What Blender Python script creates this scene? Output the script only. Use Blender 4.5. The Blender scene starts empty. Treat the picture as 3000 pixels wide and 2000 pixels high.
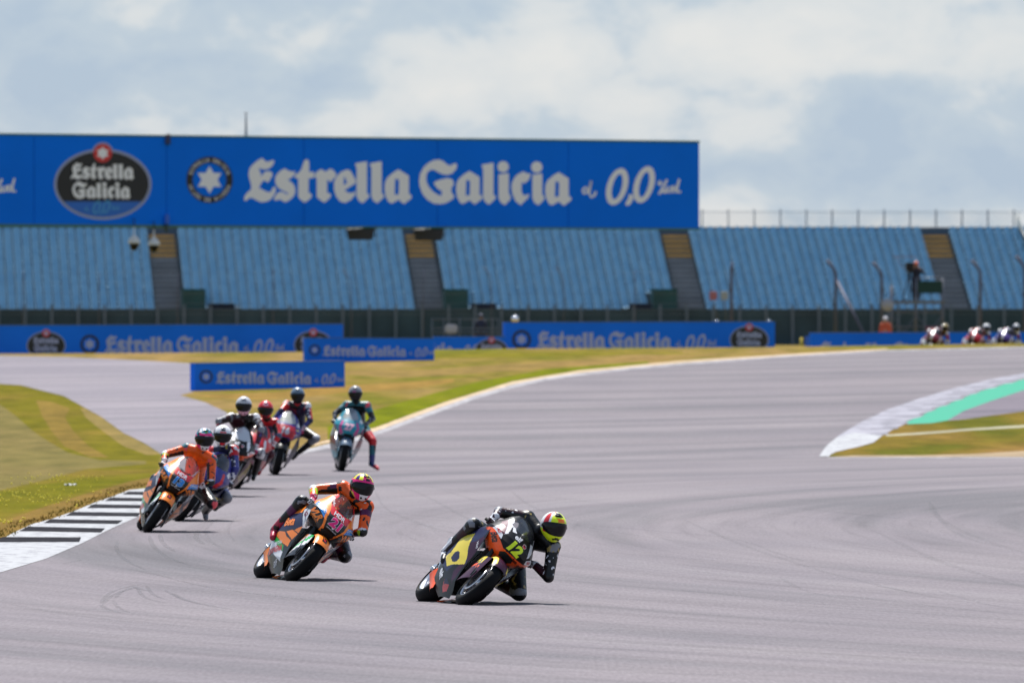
import bpy, bmesh, math, random
from mathutils import Vector, Matrix, noise
from mathutils.bvhtree import BVHTree
R = math.radians
rnd = random.Random(7)
scn = bpy.context.scene
COL = scn.collection

# ------------------------------------------------------------------ camera, sky, sun, exposure
F = 400.0 / 36.0 * 3000.0          # focal length in photo pixels (3000 px wide)
HZ = 924.0                          # row of the horizon in the photo
CAMZ = 2.82
cd = bpy.data.cameras.new('camera'); cam = bpy.data.objects.new('camera', cd); COL.objects.link(cam)
cd.lens = 400; cd.sensor_width = 36; cd.clip_start = 0.5; cd.clip_end = 20000
cam.location = (0, 0, CAMZ)
cam.rotation_euler = (R(90) - math.atan((1000 - HZ) / F), 0, 0)
cd.dof.use_dof = True; cd.dof.focus_distance = 114; cd.dof.aperture_fstop = 6.4; cd.dof.aperture_blades = 9
scn.camera = cam
scn.render.resolution_x, scn.render.resolution_y = 1024, 682
scn.view_settings.view_transform = 'Standard'; scn.view_settings.look = 'None'
scn.view_settings.gamma = 1.0; scn.view_settings.use_curve_mapping = False
scn.view_settings.exposure = 0.62
try:
    scn.cycles.use_denoising = True
    scn.cycles.max_bounces = 6; scn.cycles.transparent_max_bounces = 12
    scn.cycles.sample_clamp_indirect = 6.0
except Exception: pass

SUN_EL, SUN_AZ = R(61), R(-5)      # azimuth measured from +Y towards +X
w = bpy.data.worlds.new('World'); scn.world = w; w.use_nodes = True
nt = w.node_tree; N = nt.nodes; L = nt.links; N.clear()
def nd(t, **k):
    n = N.new(t)
    for a, b in k.items(): setattr(n, a, b)
    return n
out = nd('ShaderNodeOutputWorld'); bg = nd('ShaderNodeBackground'); bg.inputs[1].default_value = 0.1
sky = nd('ShaderNodeTexSky', sky_type='NISHITA'); sky.sun_disc = False
sky.sun_elevation = SUN_EL; sky.sun_rotation = SUN_AZ; sky.air_density = 1.0; sky.dust_density = 0.6
tc = nd('ShaderNodeTexCoord'); sp = nd('ShaderNodeSeparateXYZ'); L.new(tc.outputs['Generated'], sp.inputs[0])
mp = nd('ShaderNodeMapping'); mp.inputs['Scale'].default_value = (1, 1, 1.7); mp.inputs['Location'].default_value = (.31, .2, .57)
L.new(tc.outputs['Generated'], mp.inputs[0])
def wmath(op, a, b=None):
    n = nd('ShaderNodeMath', operation=op)
    for i, v in enumerate((a, b)):
        if v is None: continue
        if isinstance(v, (int, float)): n.inputs[i].default_value = v
        else: L.new(v, n.inputs[i])
    return n.outputs[0]
n1 = nd('ShaderNodeTexNoise'); n1.inputs['Scale'].default_value = 95; n1.inputs['Detail'].default_value = 6; n1.inputs['Roughness'].default_value = .58; n1.inputs['Distortion'].default_value = .25
L.new(mp.outputs[0], n1.inputs['Vector'])
cover = n1.outputs['Fac']
# broad cloud banks at given bearings (dx, dz are tangents of azimuth and elevation)
def bank(px, py, rx, ry, amt):
    global cover
    dx = wmath('DIVIDE', wmath('SUBTRACT', sp.outputs['X'], (px - 1500) / F), rx / F)
    dz = wmath('DIVIDE', wmath('SUBTRACT', sp.outputs['Z'], (HZ - py) / F), ry / F)
    d2 = wmath('ADD', wmath('MULTIPLY', dx, dx), wmath('MULTIPLY', dz, dz))
    g = wmath('MULTIPLY', wmath('EXPONENT', wmath('MULTIPLY', d2, -1.0)), amt)
    cover = wmath('ADD', cover, g)
bank(1750, 140, 800, 130, .22); bank(2650, 60, 500, 140, .26); bank(1250, 320, 420, 90, .17); bank(2050, 330, 300, 140, .17)
bank(150, 60, 700, 90, -.03); bank(2700, 450, 520, 130, -.24); bank(500, 250, 420, 110, -.04); bank(2500, 640, 1500, 90, .16); bank(900, 20, 500, 60, -.05)
rp = nd('ShaderNodeValToRGB'); L.new(cover, rp.inputs[0])
e = rp.color_ramp.elements; e[0].position = .34; e[1].position = .86
K = 4.6
e[0].color = (.43, .55, .705, 1); e[1].color = (.79, .805, .82, 1)
e2 = e.new(.52); e2.color = (.515, .62, .735, 1); e3 = e.new(.64); e3.color = (.69, .74, .79, 1)
sc_ = nd('ShaderNodeVectorMath', operation='SCALE'); L.new(rp.outputs[0], sc_.inputs[0]); sc_.inputs['Scale'].default_value = K * 1.32
mr = nd('ShaderNodeMapRange'); mr.inputs[1].default_value = .10; mr.inputs[2].default_value = .60; mr.inputs[3].default_value = .92; mr.inputs[4].default_value = .25; L.new(sp.outputs['Z'], mr.inputs[0])
mx = nd('ShaderNodeMixRGB'); L.new(mr.outputs[0], mx.inputs[0])
L.new(sky.outputs[0], mx.inputs[1]); L.new(sc_.outputs[0], mx.inputs[2]); L.new(mx.outputs[0], bg.inputs[0]); L.new(bg.outputs[0], out.inputs[0])
sl = bpy.data.lights.new('sun', 'SUN'); sl.energy = 4.7; sl.angle = R(.53); sl.color = (1.0, .965, .91)
so = bpy.data.objects.new('sun', sl); COL.objects.link(so)
sd = Vector((math.sin(SUN_AZ) * math.cos(SUN_EL), math.cos(SUN_AZ) * math.cos(SUN_EL), math.sin(SUN_EL)))
so.rotation_euler = sd.to_track_quat('Z', 'Y').to_euler()

# ------------------------------------------------------------------ materials
MATS = {}
def srgb(r, g, b):
    f = lambda c: (c / 255 / 12.92) if c / 255 <= .04045 else ((c / 255 + .055) / 1.055) ** 2.4
    return (f(r), f(g), f(b))
def mat(name, col=None, rough=.5, metal=0., coat=0., var=.0, scale=6., bump=0., bscale=40., alpha=1., spec=.5):
    if name in MATS: return MATS[name]
    m = bpy.data.materials.new(name); m.use_nodes = True; MATS[name] = m
    t = m.node_tree; b = t.nodes['Principled BSDF']
    b.inputs['Roughness'].default_value = rough; b.inputs['Metallic'].default_value = metal
    b.inputs['Coat Weight'].default_value = coat; b.inputs['Coat Roughness'].default_value = .12
    b.inputs['Specular IOR Level'].default_value = spec; b.inputs['Alpha'].default_value = alpha
    b.inputs['Base Color'].default_value = (*col, 1)
    co = t.nodes.new('ShaderNodeTexCoord')
    if var > 0:
        n = t.nodes.new('ShaderNodeTexNoise'); n.inputs['Scale'].default_value = scale; n.inputs['Detail'].default_value = 5
        t.links.new(co.outputs['Object'], n.inputs['Vector'])
        r = t.nodes.new('ShaderNodeValToRGB'); t.links.new(n.outputs['Fac'], r.inputs[0])
        r.color_ramp.elements[0].position = .3; r.color_ramp.elements[1].position = .7
        r.color_ramp.elements[0].color = (*[c * (1 - var) for c in col], 1); r.color_ramp.elements[1].color = (*[min(1, c * (1 + var)) for c in col], 1)
        t.links.new(r.outputs[0], b.inputs['Base Color'])
    if bump > 0:
        n = t.nodes.new('ShaderNodeTexNoise'); n.inputs['Scale'].default_value = bscale; n.inputs['Detail'].default_value = 3
        t.links.new(co.outputs['Object'], n.inputs['Vector'])
        q = t.nodes.new('ShaderNodeBump'); q.inputs['Strength'].default_value = 1.0; q.inputs['Distance'].default_value = bump
        t.links.new(n.outputs['Fac'], q.inputs['Height']); t.links.new(q.outputs[0], b.inputs['Normal'])
    return m
def paint(name, rgb, **k):      # glossy painted bodywork
    k.setdefault('rough', .38); k.setdefault('coat', .25); k.setdefault('spec', .35)
    return mat('paint_' + name, srgb(*rgb), **k)
def suit(name, rgb, **k):       # race leather
    k.setdefault('rough', .40); k.setdefault('spec', .4); k.setdefault('bump', .006); k.setdefault('bscale', 22.); k.setdefault('var', .12); k.setdefault('scale', 14.)
    return mat('suit_' + name, srgb(*rgb), **k)
P = {}
for n_, c_ in dict(black=(9, 9, 11), orange=(250, 132, 32), red_orange=(255, 92, 22), white=(225, 225, 228), red=(205, 30, 40), navy=(38, 42, 74), yellow=(228, 205, 66),
                   purple=(58, 22, 48), lime=(222, 242, 28), pink=(235, 30, 120), blue=(45, 130, 205), green=(20, 175, 75), grey=(120, 122, 128), silver=(190, 192, 198),
                   teal=(20, 130, 150), aqua=(70, 180, 205), magenta=(190, 50, 130), deep_blue=(42, 42, 125), wine=(110, 20, 40), char=(17, 16, 20), violet=(70, 50, 125), rose=(230, 170, 190),
                   crimson=(170, 20, 40), gold=(150, 130, 70), steel_blue=(95, 115, 135), maroon=(90, 26, 50)).items():
    P[n_] = paint(n_, c_, coat=.06, spec=.2) if n_ in ('char', 'navy', 'purple') else paint(n_, c_)
S = {}
for n_, c_ in dict(black=(10, 10, 12), orange=(236, 92, 22), plum=(84, 22, 70), teal=(20, 98, 110), white=(215, 215, 220), red=(190, 24, 34), maroon=(50, 14, 28), navy=(30, 32, 66),
                   wine=(70, 18, 34), blue=(52, 54, 120), grey=(120, 122, 130), pink=(214, 60, 110), char=(30, 31, 36), lime=(170, 210, 40), yellow=(170, 160, 60), slate=(70, 78, 105),
                   gold=(150, 130, 75), coral=(235, 80, 90)).items():
    S[n_] = suit(n_, c_)
S['plum'].node_tree.nodes['Principled BSDF'].inputs['Roughness'].default_value = .35
RUB = mat('rubber', (.0045, .0045, .005), rough=.65, spec=.14, var=.3, scale=9, bump=.001, bscale=120)
METAL = mat('bare_metal', (.62, .62, .64), rough=.28, metal=1.)
DARKM = mat('dark_metal', (.018, .018, .02), rough=.45, metal=.5)
CARB = mat('carbon', (.010, .010, .011), rough=.35, coat=.4, var=.3, scale=60)
VIS = mat('visor_tint', (.006, .006, .008), rough=.12, spec=.25)
SCREEN = mat('screen_tint', (.05, .055, .065), rough=.06, alpha=.45, coat=1.)
SCREENL = mat('screen_smoke', (.12, .10, .11), rough=.06, alpha=.35, coat=1.)

# ------------------------------------------------------------------ helpers
def tag(o, label=None, cat=None, group=None, kind=None):
    if label: o['label'] = label
    if cat: o['category'] = cat
    if group: o['group'] = group
    if kind: o['kind'] = kind
    return o
def link(name, bm, mats, parent=None, smooth=False, keep=False):
    me = bpy.data.meshes.new(name); bm.to_mesh(me)
    if not keep: bm.free()
    for m in (mats if isinstance(mats, (list, tuple)) else [mats]): me.materials.append(m)
    if smooth:
        for p in me.polygons: p.use_smooth = True
    o = bpy.data.objects.new(name, me); COL.objects.link(o)
    if parent: o.parent = parent
    return o
def empty(name, loc, label=None, cat=None, group=None):
    o = bpy.data.objects.new(name, None); COL.objects.link(o); o.location = loc; o.empty_display_size = .2
    return tag(o, label, cat, group)
def box(bm, c, s, mi=0, rot=None):
    g = bmesh.ops.create_cube(bm, size=1.0)
    M_ = Matrix.Translation(c) @ (rot.to_4x4() if rot else Matrix.Identity(4)) @ Matrix.Diagonal((*s, 1))
    bmesh.ops.transform(bm, matrix=M_, verts=g['verts'])
    for f in {f for v in g['verts'] for f in v.link_faces}: f.material_index = mi
def tube(bm, pts, r, seg=8, mi=0, cap=True):
    pts = [Vector(p) for p in pts]; rs = r if isinstance(r, (list, tuple)) else [r] * len(pts)
    rings = []; up = None
    for i, p in enumerate(pts):
        d = (pts[min(i + 1, len(pts) - 1)] - pts[max(i - 1, 0)]).normalized()
        if up is None: up = d.orthogonal().normalized()
        up = (up - d * up.dot(d)).normalized() if (up - d * up.dot(d)).length > 1e-4 else d.orthogonal().normalized()
        sd_ = d.cross(up)
        rings.append([bm.verts.new(p + (up * math.cos(a) + sd_ * math.sin(a)) * rs[i]) for a in [2 * math.pi * k / seg for k in range(seg)]])
    for a, b in zip(rings, rings[1:]):
        for k in range(seg):
            f = bm.faces.new((a[k], a[(k + 1) % seg], b[(k + 1) % seg], b[k])); f.material_index = mi; f.smooth = True
    if cap:
        bm.faces.new(rings[0][::-1]).material_index = mi; bm.faces.new(rings[-1]).material_index = mi
def lathe(bm, prof, axis='X', c=(0, 0, 0), seg=48, mi=0, closed=False):
    """prof = [(offset along axis, radius)]"""
    rings = []
    for a_, r_ in prof:
        ring = []
        for k in range(seg):
            t = 2 * math.pi * k / seg
            if axis == 'X': v = (a_, r_ * math.cos(t), r_ * math.sin(t))
            elif axis == 'Z': v = (r_ * math.cos(t), r_ * math.sin(t), a_)
            else: v = (r_ * math.cos(t), a_, r_ * math.sin(t))
            ring.append(bm.verts.new(Vector(v) + Vector(c)))
        rings.append(ring)
    if closed: rings.append(rings[0])
    for a, b in zip(rings, rings[1:]):
        for k in range(seg):
            f = bm.faces.new((a[k], a[(k + 1) % seg], b[(k + 1) % seg], b[k])); f.material_index = mi; f.smooth = True
def grid(bm, fn, nu, nv, mi=0, matfn=None, skip=None):
    vs = [[bm.verts.new(fn(i / nu, j / nv)) for j in range(nv + 1)] for i in range(nu + 1)]
    for i in range(nu):
        for j in range(nv):
            q = (vs[i][j], vs[i + 1][j], vs[i + 1][j + 1], vs[i][j + 1])
            c = (q[0].co + q[1].co + q[2].co + q[3].co) / 4
            if skip and skip(c): continue
            try: f = bm.faces.new(q)
            except ValueError: continue
            f.smooth = True; f.material_index = matfn(c) if matfn else mi; f.normal_update()
    for v in [v for v in bm.verts if not v.link_faces]: bm.verts.remove(v)
def lerp(tab, x):
    if x <= tab[0][0]: return tab[0][1]
    for (a, b), (c, d) in zip(tab, tab[1:]):
        if x <= c: return b + (d - b) * (x - a) / (c - a)
    return tab[-1][1]

# flat artwork: polygons and text cut out of the plane, then laid on a surface
def poly_bm(polys, holes=()):
    """each polygon: list of (a, b); holes: polygons cut away"""
    from mathutils.geometry import delaunay_2d_cdt
    bm = bmesh.new()
    vs, fs = [], []
    for p in list(polys) + list(holes):
        if sum(a[0] * b_[1] - b_[0] * a[1] for a, b_ in zip(p, list(p[1:]) + [p[0]])) < 0: p = list(p)[::-1]
        b = len(vs); vs += [Vector(q) for q in p]; fs.append(list(range(b, b + len(p))))
    v2, e2_, f2, _, _, fo = delaunay_2d_cdt(vs, [], fs, 1, 1e-6)
    nv = [bm.verts.new((v.x, v.y, 0)) for v in v2]; nh = len(polys)
    for f, o in zip(f2, fo):
        if any(i >= nh for i in o) or not any(i < nh for i in o): continue
        try: bm.faces.new([nv[i] for i in f])
        except ValueError: pass
    for v in [v for v in bm.verts if not v.link_faces]: bm.verts.remove(v)
    return bm
import numpy as np
class Zones:
    """colours the faces of a fine body panel by flat outlines seen along one axis"""
    def __init__(s, bm, ax, k=1):
        bm.faces.ensure_lookup_table(); s.f = list(bm.faces); c = [f.calc_center_median() for f in s.f]
        s.p = np.array([(q[ax] * k, q[2]) for q in c])
    def fill(s, poly, mi, holes=()):
        def ins(P_):
            x, y = s.p[:, 0], s.p[:, 1]; r = np.zeros(len(x), bool)
            for (x0, y0), (x1, y1) in zip(P_, list(P_[1:]) + [P_[0]]):
                if y0 == y1: continue
                r ^= ((y0 > y) != (y1 > y)) & (x < (x1 - x0) * (y - y0) / (y1 - y0) + x0)
            return r
        m = ins(poly)
        for h in holes: m &= ~ins(h)
        for i in np.nonzero(m)[0]: s.f[i].material_index = mi
ZN = [None]
class Outline:
    def __init__(s, polys, holes=()): s.polys, s.holes = polys, holes
_tx = {}
def text_bm(s, h, bold=.02, shear=0., wscale=1., center=True):
    if not s.strip(): return bmesh.new()
    key = (s, bold, shear)
    if key not in _tx:
        c = bpy.data.curves.new('t', 'FONT'); c.body = s; c.size = 1; c.offset = bold; c.shear = shear; c.resolution_u = 3; c.fill_mode = 'FRONT' if hasattr(c, 'fill_mode') else c.fill_mode
        o = bpy.data.objects.new('t', c); COL.objects.link(o)
        bpy.context.view_layer.update()
        dg = bpy.context.evaluated_depsgraph_get()
        me = bpy.data.meshes.new_from_object(o.evaluated_get(dg))
        bpy.data.objects.remove(o); bpy.data.curves.remove(c); _tx[key] = me
    me = _tx[key]; bm = bmesh.new(); bm.from_mesh(me)
    xs = [v.co.x for v in bm.verts]; ys = [v.co.y for v in bm.verts]
    hh = .73; k = h / hh; cx = (min(xs) + max(xs)) / 2 if center else min(xs)
    for v in bm.verts: v.co = Vector(((v.co.x - cx) * k * wscale, (v.co.y - hh / 2) * k, 0))
    return bm
def cut(bm, step):
    xs = [v.co.x for v in bm.verts]; ys = [v.co.y for v in bm.verts]
    for ax, lo, hi in ((0, min(xs), max(xs)), (1, min(ys), max(ys))):
        x = (math.floor(lo / step) + 1) * step
        while x < hi:
            co = Vector((x, 0, 0)) if ax == 0 else Vector((0, x, 0)); no = Vector((1, 0, 0)) if ax == 0 else Vector((0, 1, 0))
            bmesh.ops.bisect_plane(bm, geom=bm.verts[:] + bm.edges[:] + bm.faces[:], plane_co=co, plane_no=no, dist=1e-6)
            x += step
def stamp(dst, src, tree, O, U, V, D, mi, off=.003, rot=0., step=.03):
    """project flat bmesh src (freed) on to the surface 'tree' and add it to dst"""
    if not src.verts: print('EMPTY ART'); return
    cut(src, step); off *= .42
    O, U, V, D = Vector(O), Vector(U), Vector(V), Vector(D)
    cr, sr = math.cos(rot), math.sin(rot); mp_ = {}
    for v in src.verts:
        a, b = v.co.x * cr - v.co.y * sr, v.co.x * sr + v.co.y * cr
        p = O + U * a + V * b
        hit = tree.ray_cast(p, D, 3.0)
        if hit[0] is None:
            lost = tree.find_nearest(p + D * 1.05)
            if lost[0] is not None and ((lost[0] - p) - D * (lost[0] - p).dot(D)).length < .01: hit = lost
        if hit[0] is not None:
            n = hit[1]
            if n.dot(D) > 0: n = -n
            mp_[v] = dst.verts.new(hit[0] + n * off)
    for f in src.faces:
        if all(v in mp_ for v in f.verts):
            try:
                g = dst.faces.new([mp_[v] for v in f.verts]); g.material_index = mi; g.smooth = True
            except ValueError: pass
    for v in [v for v in mp_.values() if not v.link_faces]: dst.verts.remove(v)
    src.free()

# photo point -> world
def W(px, py, D): return Vector(((px - 1500) / F * D, D, CAMZ - (py - HZ) / F * D))

# ------------------------------------------------------------------ terrain
ZC = [(-40, 1.55), (-16, 1.60), (-6.5, 1.66), (-1, 1.76), (7.5, 1.80), (16, 1.93), (40, 2.05)]
def smooth01(t): t = max(0, min(1, t)); return t * t * (3 - 2 * t)
def zraw(x, y):
    if y <= 226: return 0.0
    f = smooth01((x + 4) / 6)
    if y <= 232: return -.13 * f * (y - 226) / 6
    zc = lerp(ZC, x)
    if y <= 360: return -.13 * f + (zc + .13 * f) * (y - 232) / 128
    if y <= 364: return zc
    if y <= 384: return zc + (1.3 - zc) * (y - 364) / 20
    return 1.3 + (y - 384) * -.0004 if y < 600 else 1.2
YK = [-400, 40, 226] + [226 + 2 * i for i in range(1, 80)] + [400, 450, 500, 560, 620, 700, 900, 1500, 4000]
XK = [-3000, -600, -120] + [-60 + 4 * i for i in range(31)] + [120, 600, 3000]
import bisect
def zg(x, y):
    j = max(0, min(len(YK) - 2, bisect.bisect_right(YK, y) - 1)); i = max(0, min(len(XK) - 2, bisect.bisect_right(XK, x) - 1))
    tx = max(0, min(1, (x - XK[i]) / (XK[i + 1] - XK[i]))); ty = max(0, min(1, (y - YK[j]) / (YK[j + 1] - YK[j])))
    a = zraw(XK[i], YK[j]); b = zraw(XK[i + 1], YK[j]); c = zraw(XK[i], YK[j + 1]); d = zraw(XK[i + 1], YK[j + 1])
    return (a * (1 - tx) + b * tx) * (1 - ty) + (c * (1 - tx) + d * tx) * ty
def G(px, py):
    """where the sight line through a photo point meets the ground"""
    D = 50.0
    if py > 1360: return Vector(((px - 1500) / F * (CAMZ * F / (py - HZ)), CAMZ * F / (py - HZ)))
    D = 200.0
    while D < 366:
        p = W(px, py, D)
        if p.z <= zg(p.x, p.y): break
        D += .2
    return Vector((p.x, p.y))

bm = bmesh.new()
gv = [[bm.verts.new((x, y, zraw(x, y))) for x in XK] for y in YK]
for j in range(len(YK) - 1):
    for i in range(len(XK) - 1): bm.faces.new((gv[j][i], gv[j][i + 1], gv[j + 1][i + 1], gv[j + 1][i]))

def nodes(m): return m.node_tree.nodes, m.node_tree.links
def grass_mat(name, dry=.5, greens=((.17, .20, .035), (.23, .25, .05)), brown=(.36, .25, .11), strip=1.0):
    m = bpy.data.materials.new(name); m.use_nodes = True; n, l = nodes(m); b = n['Principled BSDF']
    b.inputs['Roughness'].default_value = .95; b.inputs['Specular IOR Level'].default_value = .02
    co = n.new('ShaderNodeTexCoord')
    def noise_(sc, det, scale, loc=(0, 0, 0)):
        mp_ = n.new('ShaderNodeMapping'); mp_.inputs['Scale'].default_value = scale; mp_.inputs['Location'].default_value = loc
        l.new(co.outputs['Object'], mp_.inputs[0]); t = n.new('ShaderNodeTexNoise'); t.inputs['Scale'].default_value = sc; t.inputs['Detail'].default_value = det
        l.new(mp_.outputs[0], t.inputs['Vector']); return t.outputs['Fac']
    def ramp(fac, stops):
        r = n.new('ShaderNodeValToRGB'); l.new(fac, r.inputs[0]); el = r.color_ramp.elements
        el[0].position, el[0].color = stops[0][0], (*stops[0][1], 1); el[1].position, el[1].color = stops[-1][0], (*stops[-1][1], 1)
        for p_, c_ in stops[1:-1]: q = el.new(p_); q.color = (*c_, 1)
        return r.outputs[0]
    def mixc(f, a, b_, t='MIX'):
        q = n.new('ShaderNodeMixRGB'); q.blend_type = t
        if isinstance(f, float): q.inputs[0].default_value = f
        else: l.new(f, q.inputs[0])
        l.new(a, q.inputs[1]); l.new(b_, q.inputs[2]); return q.outputs[0]
    big = noise_(1.0, 3, (.32 , .055, .2)); mid = noise_(1.0, 4, (1.6, .35, 1), (3, 9, 0)); fine = noise_(26, 6, (1, .5, 1))
    base = ramp(big, [(.36, greens[0]), (.45, greens[1]), (.55, tuple(a * .45 + b_ * .55 for a, b_ in zip(brown, greens[1]))), (.62, brown)])
    var_ = ramp(mid, [(.3, (.72, .76, .70)), (.7, (1.22, 1.18, 1.15))])
    f_ = ramp(fine, [(.3, (.66, .68, .62)), (.7, (1.3, 1.3, 1.28))])
    c = mixc(1.0, base, var_, 'MULTIPLY'); c = mixc(.85, c, f_, 'MULTIPLY')
    l.new(c, b.inputs['Base Color'])
    bp = n.new('ShaderNodeBump'); bp.inputs['Distance'].default_value = .03; bp.inputs['Strength'].default_value = .6; l.new(fine, bp.inputs['Height']); l.new(bp.outputs[0], b.inputs['Normal'])
    return m
GRASS = grass_mat('grass_verge', greens=((.125, .118, .014), (.165, .126, .026)), brown=(.220, .146, .056)); GRASS2 = grass_mat('grass_infield', greens=((.092, .090, .010), (.138, .100, .016)), brown=(.195, .116, .034))
o = link('ground', bm, GRASS); tag(o, kind='structure')

def asphalt_mat(name, base, streak=.22, tint=(1, 1, 1)):
    m = bpy.data.materials.new(name); m.use_nodes = True; n, l = nodes(m); b = n['Principled BSDF']
    b.inputs['Roughness'].default_value = .9; b.inputs['Specular IOR Level'].default_value = .12
    co = n.new('ShaderNodeTexCoord')
    # driving-line coordinate: distance from the corner's centre and angle round it
    s_ = n.new('ShaderNodeVectorMath'); s_.operation = 'SUBTRACT'; s_.inputs[1].default_value = (122, 150, 0); l.new(co.outputs['Object'], s_.inputs[0])
    fl = n.new('ShaderNodeVectorMath'); fl.operation = 'MULTIPLY'; fl.inputs[1].default_value = (1, 1, 0); l.new(s_.outputs[0], fl.inputs[0])
    le = n.new('ShaderNodeVectorMath'); le.operation = 'LENGTH'; l.new(fl.outputs[0], le.inputs[0])
    sx = n.new('ShaderNodeSeparateXYZ'); l.new(s_.outputs[0], sx.inputs[0])
    at = n.new('ShaderNodeMath'); at.operation = 'ARCTAN2'; l.new(sx.outputs['Y'], at.inputs[0])
    ng = n.new('ShaderNodeMath'); ng.operation = 'MULTIPLY'; ng.inputs[1].default_value = -1; l.new(sx.outputs['X'], ng.inputs[0]); l.new(ng.outputs[0], at.inputs[1])
    def streaks(kr, ka, det, loc=0):
        c = n.new('ShaderNodeCombineXYZ'); a = n.new('ShaderNodeMath'); a.operation = 'MULTIPLY'; a.inputs[1].default_value = kr; l.new(le.outputs['Value'], a.inputs[0])
        d = n.new('ShaderNodeMath'); d.operation = 'MULTIPLY'; d.inputs[1].default_value = ka; l.new(at.outputs[0], d.inputs[0])
        l.new(a.outputs[0], c.inputs[0]); l.new(d.outputs[0], c.inputs[1]); c.inputs[2].default_value = loc
        t = n.new('ShaderNodeTexNoise'); t.inputs['Scale'].default_value = 1; t.inputs['Detail'].default_value = det; t.inputs['Roughness'].default_value = .6; l.new(c.outputs[0], t.inputs['Vector']); return t.outputs['Fac']
    def ramp(fac, stops):
        r = n.new('ShaderNodeValToRGB'); l.new(fac, r.inputs[0]); el = r.color_ramp.elements
        el[0].position, el[0].color = stops[0][0], (*stops[0][1], 1); el[1].position, el[1].color = stops[-1][0], (*stops[-1][1], 1)
        for p_, c_ in stops[1:-1]: q = el.new(p_); q.color = (*c_, 1)
        return r.outputs[0]
    def mul(a, b_, f=1.0):
        q = n.new('ShaderNodeMixRGB'); q.blend_type = 'MULTIPLY'; q.inputs[0].default_value = f; l.new(a, q.inputs[1]); l.new(b_, q.inputs[2]); return q.outputs[0]
    def noise_(sc, det, scale):
        mp_ = n.new('ShaderNodeMapping'); mp_.inputs['Scale'].default_value = scale; l.new(co.outputs['Object'], mp_.inputs[0])
        t = n.new('ShaderNodeTexNoise'); t.inputs['Scale'].default_value = sc; t.inputs['Detail'].default_value = det; l.new(mp_.outputs[0], t.inputs['Vector']); return t.outputs['Fac']
    broad = ramp(streaks(.42, 2.2, 3, 5), [(.35, (base * .74 * tint[0], base * .77 * tint[1], base * .81 * tint[2])), (.5, (base * tint[0], base * .985 * tint[1], base * 1.04 * tint[2])), (.66, (base * 1.11 * tint[0], base * 1.11 * tint[1], base * 1.15 * tint[2]))])
    s1 = ramp(streaks(1.7, 5, 5, 1), [(.30, (1 - streak * .8,) * 3), (.50, (1, 1, 1)), (.75, (1.06,) * 3)])
    s2 = ramp(streaks(9, 14, 4, 2), [(.30, (1 - streak * .8,) * 3), (.44, (1, 1, 1)), (.8, (1.03,) * 3)])
    pat = ramp(noise_(.25, 4, (1, .35, 1)), [(.35, (.93, .93, .945)), (.65, (1.06, 1.05, 1.04))])
    grn = ramp(noise_(30, 4, (1, .07, 1)), [(.3, (.84,) * 3), (.7, (1.14,) * 3)])
    c = mul(mul(mul(mul(broad, s1), s2, .7), pat), grn, .8)
    l.new(c, b.inputs['Base Color'])
    bp = n.new('ShaderNodeBump'); bp.inputs['Distance'].default_value = .004; bp.inputs['Strength'].default_value = .5; l.new(noise_(60, 3, (1, 1, 1)), bp.inputs['Height']); l.new(bp.outputs[0], b.inputs['Normal'])
    return m
TRACK = asphalt_mat('track_asphalt', .168, tint=(1.045, .95, .98))
RUNOFF = asphalt_mat('runoff_asphalt', .190, streak=.10, tint=(1.04, .95, 1.01))
MAUVE = asphalt_mat('mauve_asphalt', .14, streak=.1, tint=(1.06, .93, 1.05))
def worn_paint(name, col, wear=(.30, .30, .32), amt=.5, scale=3.):
    m = bpy.data.materials.new(name); m.use_nodes = True; n, l = nodes(m); b = n['Principled BSDF']; b.inputs['Roughness'].default_value = .9; b.inputs['Specular IOR Level'].default_value = .04
    co = n.new('ShaderNodeTexCoord'); mp_ = n.new('ShaderNodeMapping'); mp_.inputs['Scale'].default_value = (1, .3, 1); l.new(co.outputs['Object'], mp_.inputs[0])
    t = n.new('ShaderNodeTexNoise'); t.inputs['Scale'].default_value = scale; t.inputs['Detail'].default_value = 7; t.inputs['Roughness'].default_value = .65; l.new(mp_.outputs[0], t.inputs['Vector'])
    r = n.new('ShaderNodeValToRGB'); l.new(t.outputs['Fac'], r.inputs[0]); e_ = r.color_ramp.elements
    e_[0].position = .22 + .2 * amt; e_[1].position = .34 + .25 * amt; e_[0].color = (*wear, 1); e_[1].color = (*col, 1); l.new(r.outputs[0], b.inputs['Base Color'])
    return m
WHITEP = worn_paint('kerb_white', (.38, .385, .40), (.25, .25, .27), .7, 5.); BLACKP = worn_paint('kerb_black', (.014, .013, .017), (.035, .035, .04), .5)
LINEP = worn_paint('line_white', (.36, .35, .36), (.23, .22, .235), .9); GREENP = worn_paint('runoff_green', (.065, .30, .205), (.08, .27, .20), .3)
KERBG = worn_paint('kerb_grey', (.20, .195, .225), (.13, .13, .15), .6, 1.6)
WHITEK = worn_paint('kerb_white_worn', (.31, .305, .345), (.22, .215, .245), .95, 1.6)

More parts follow.
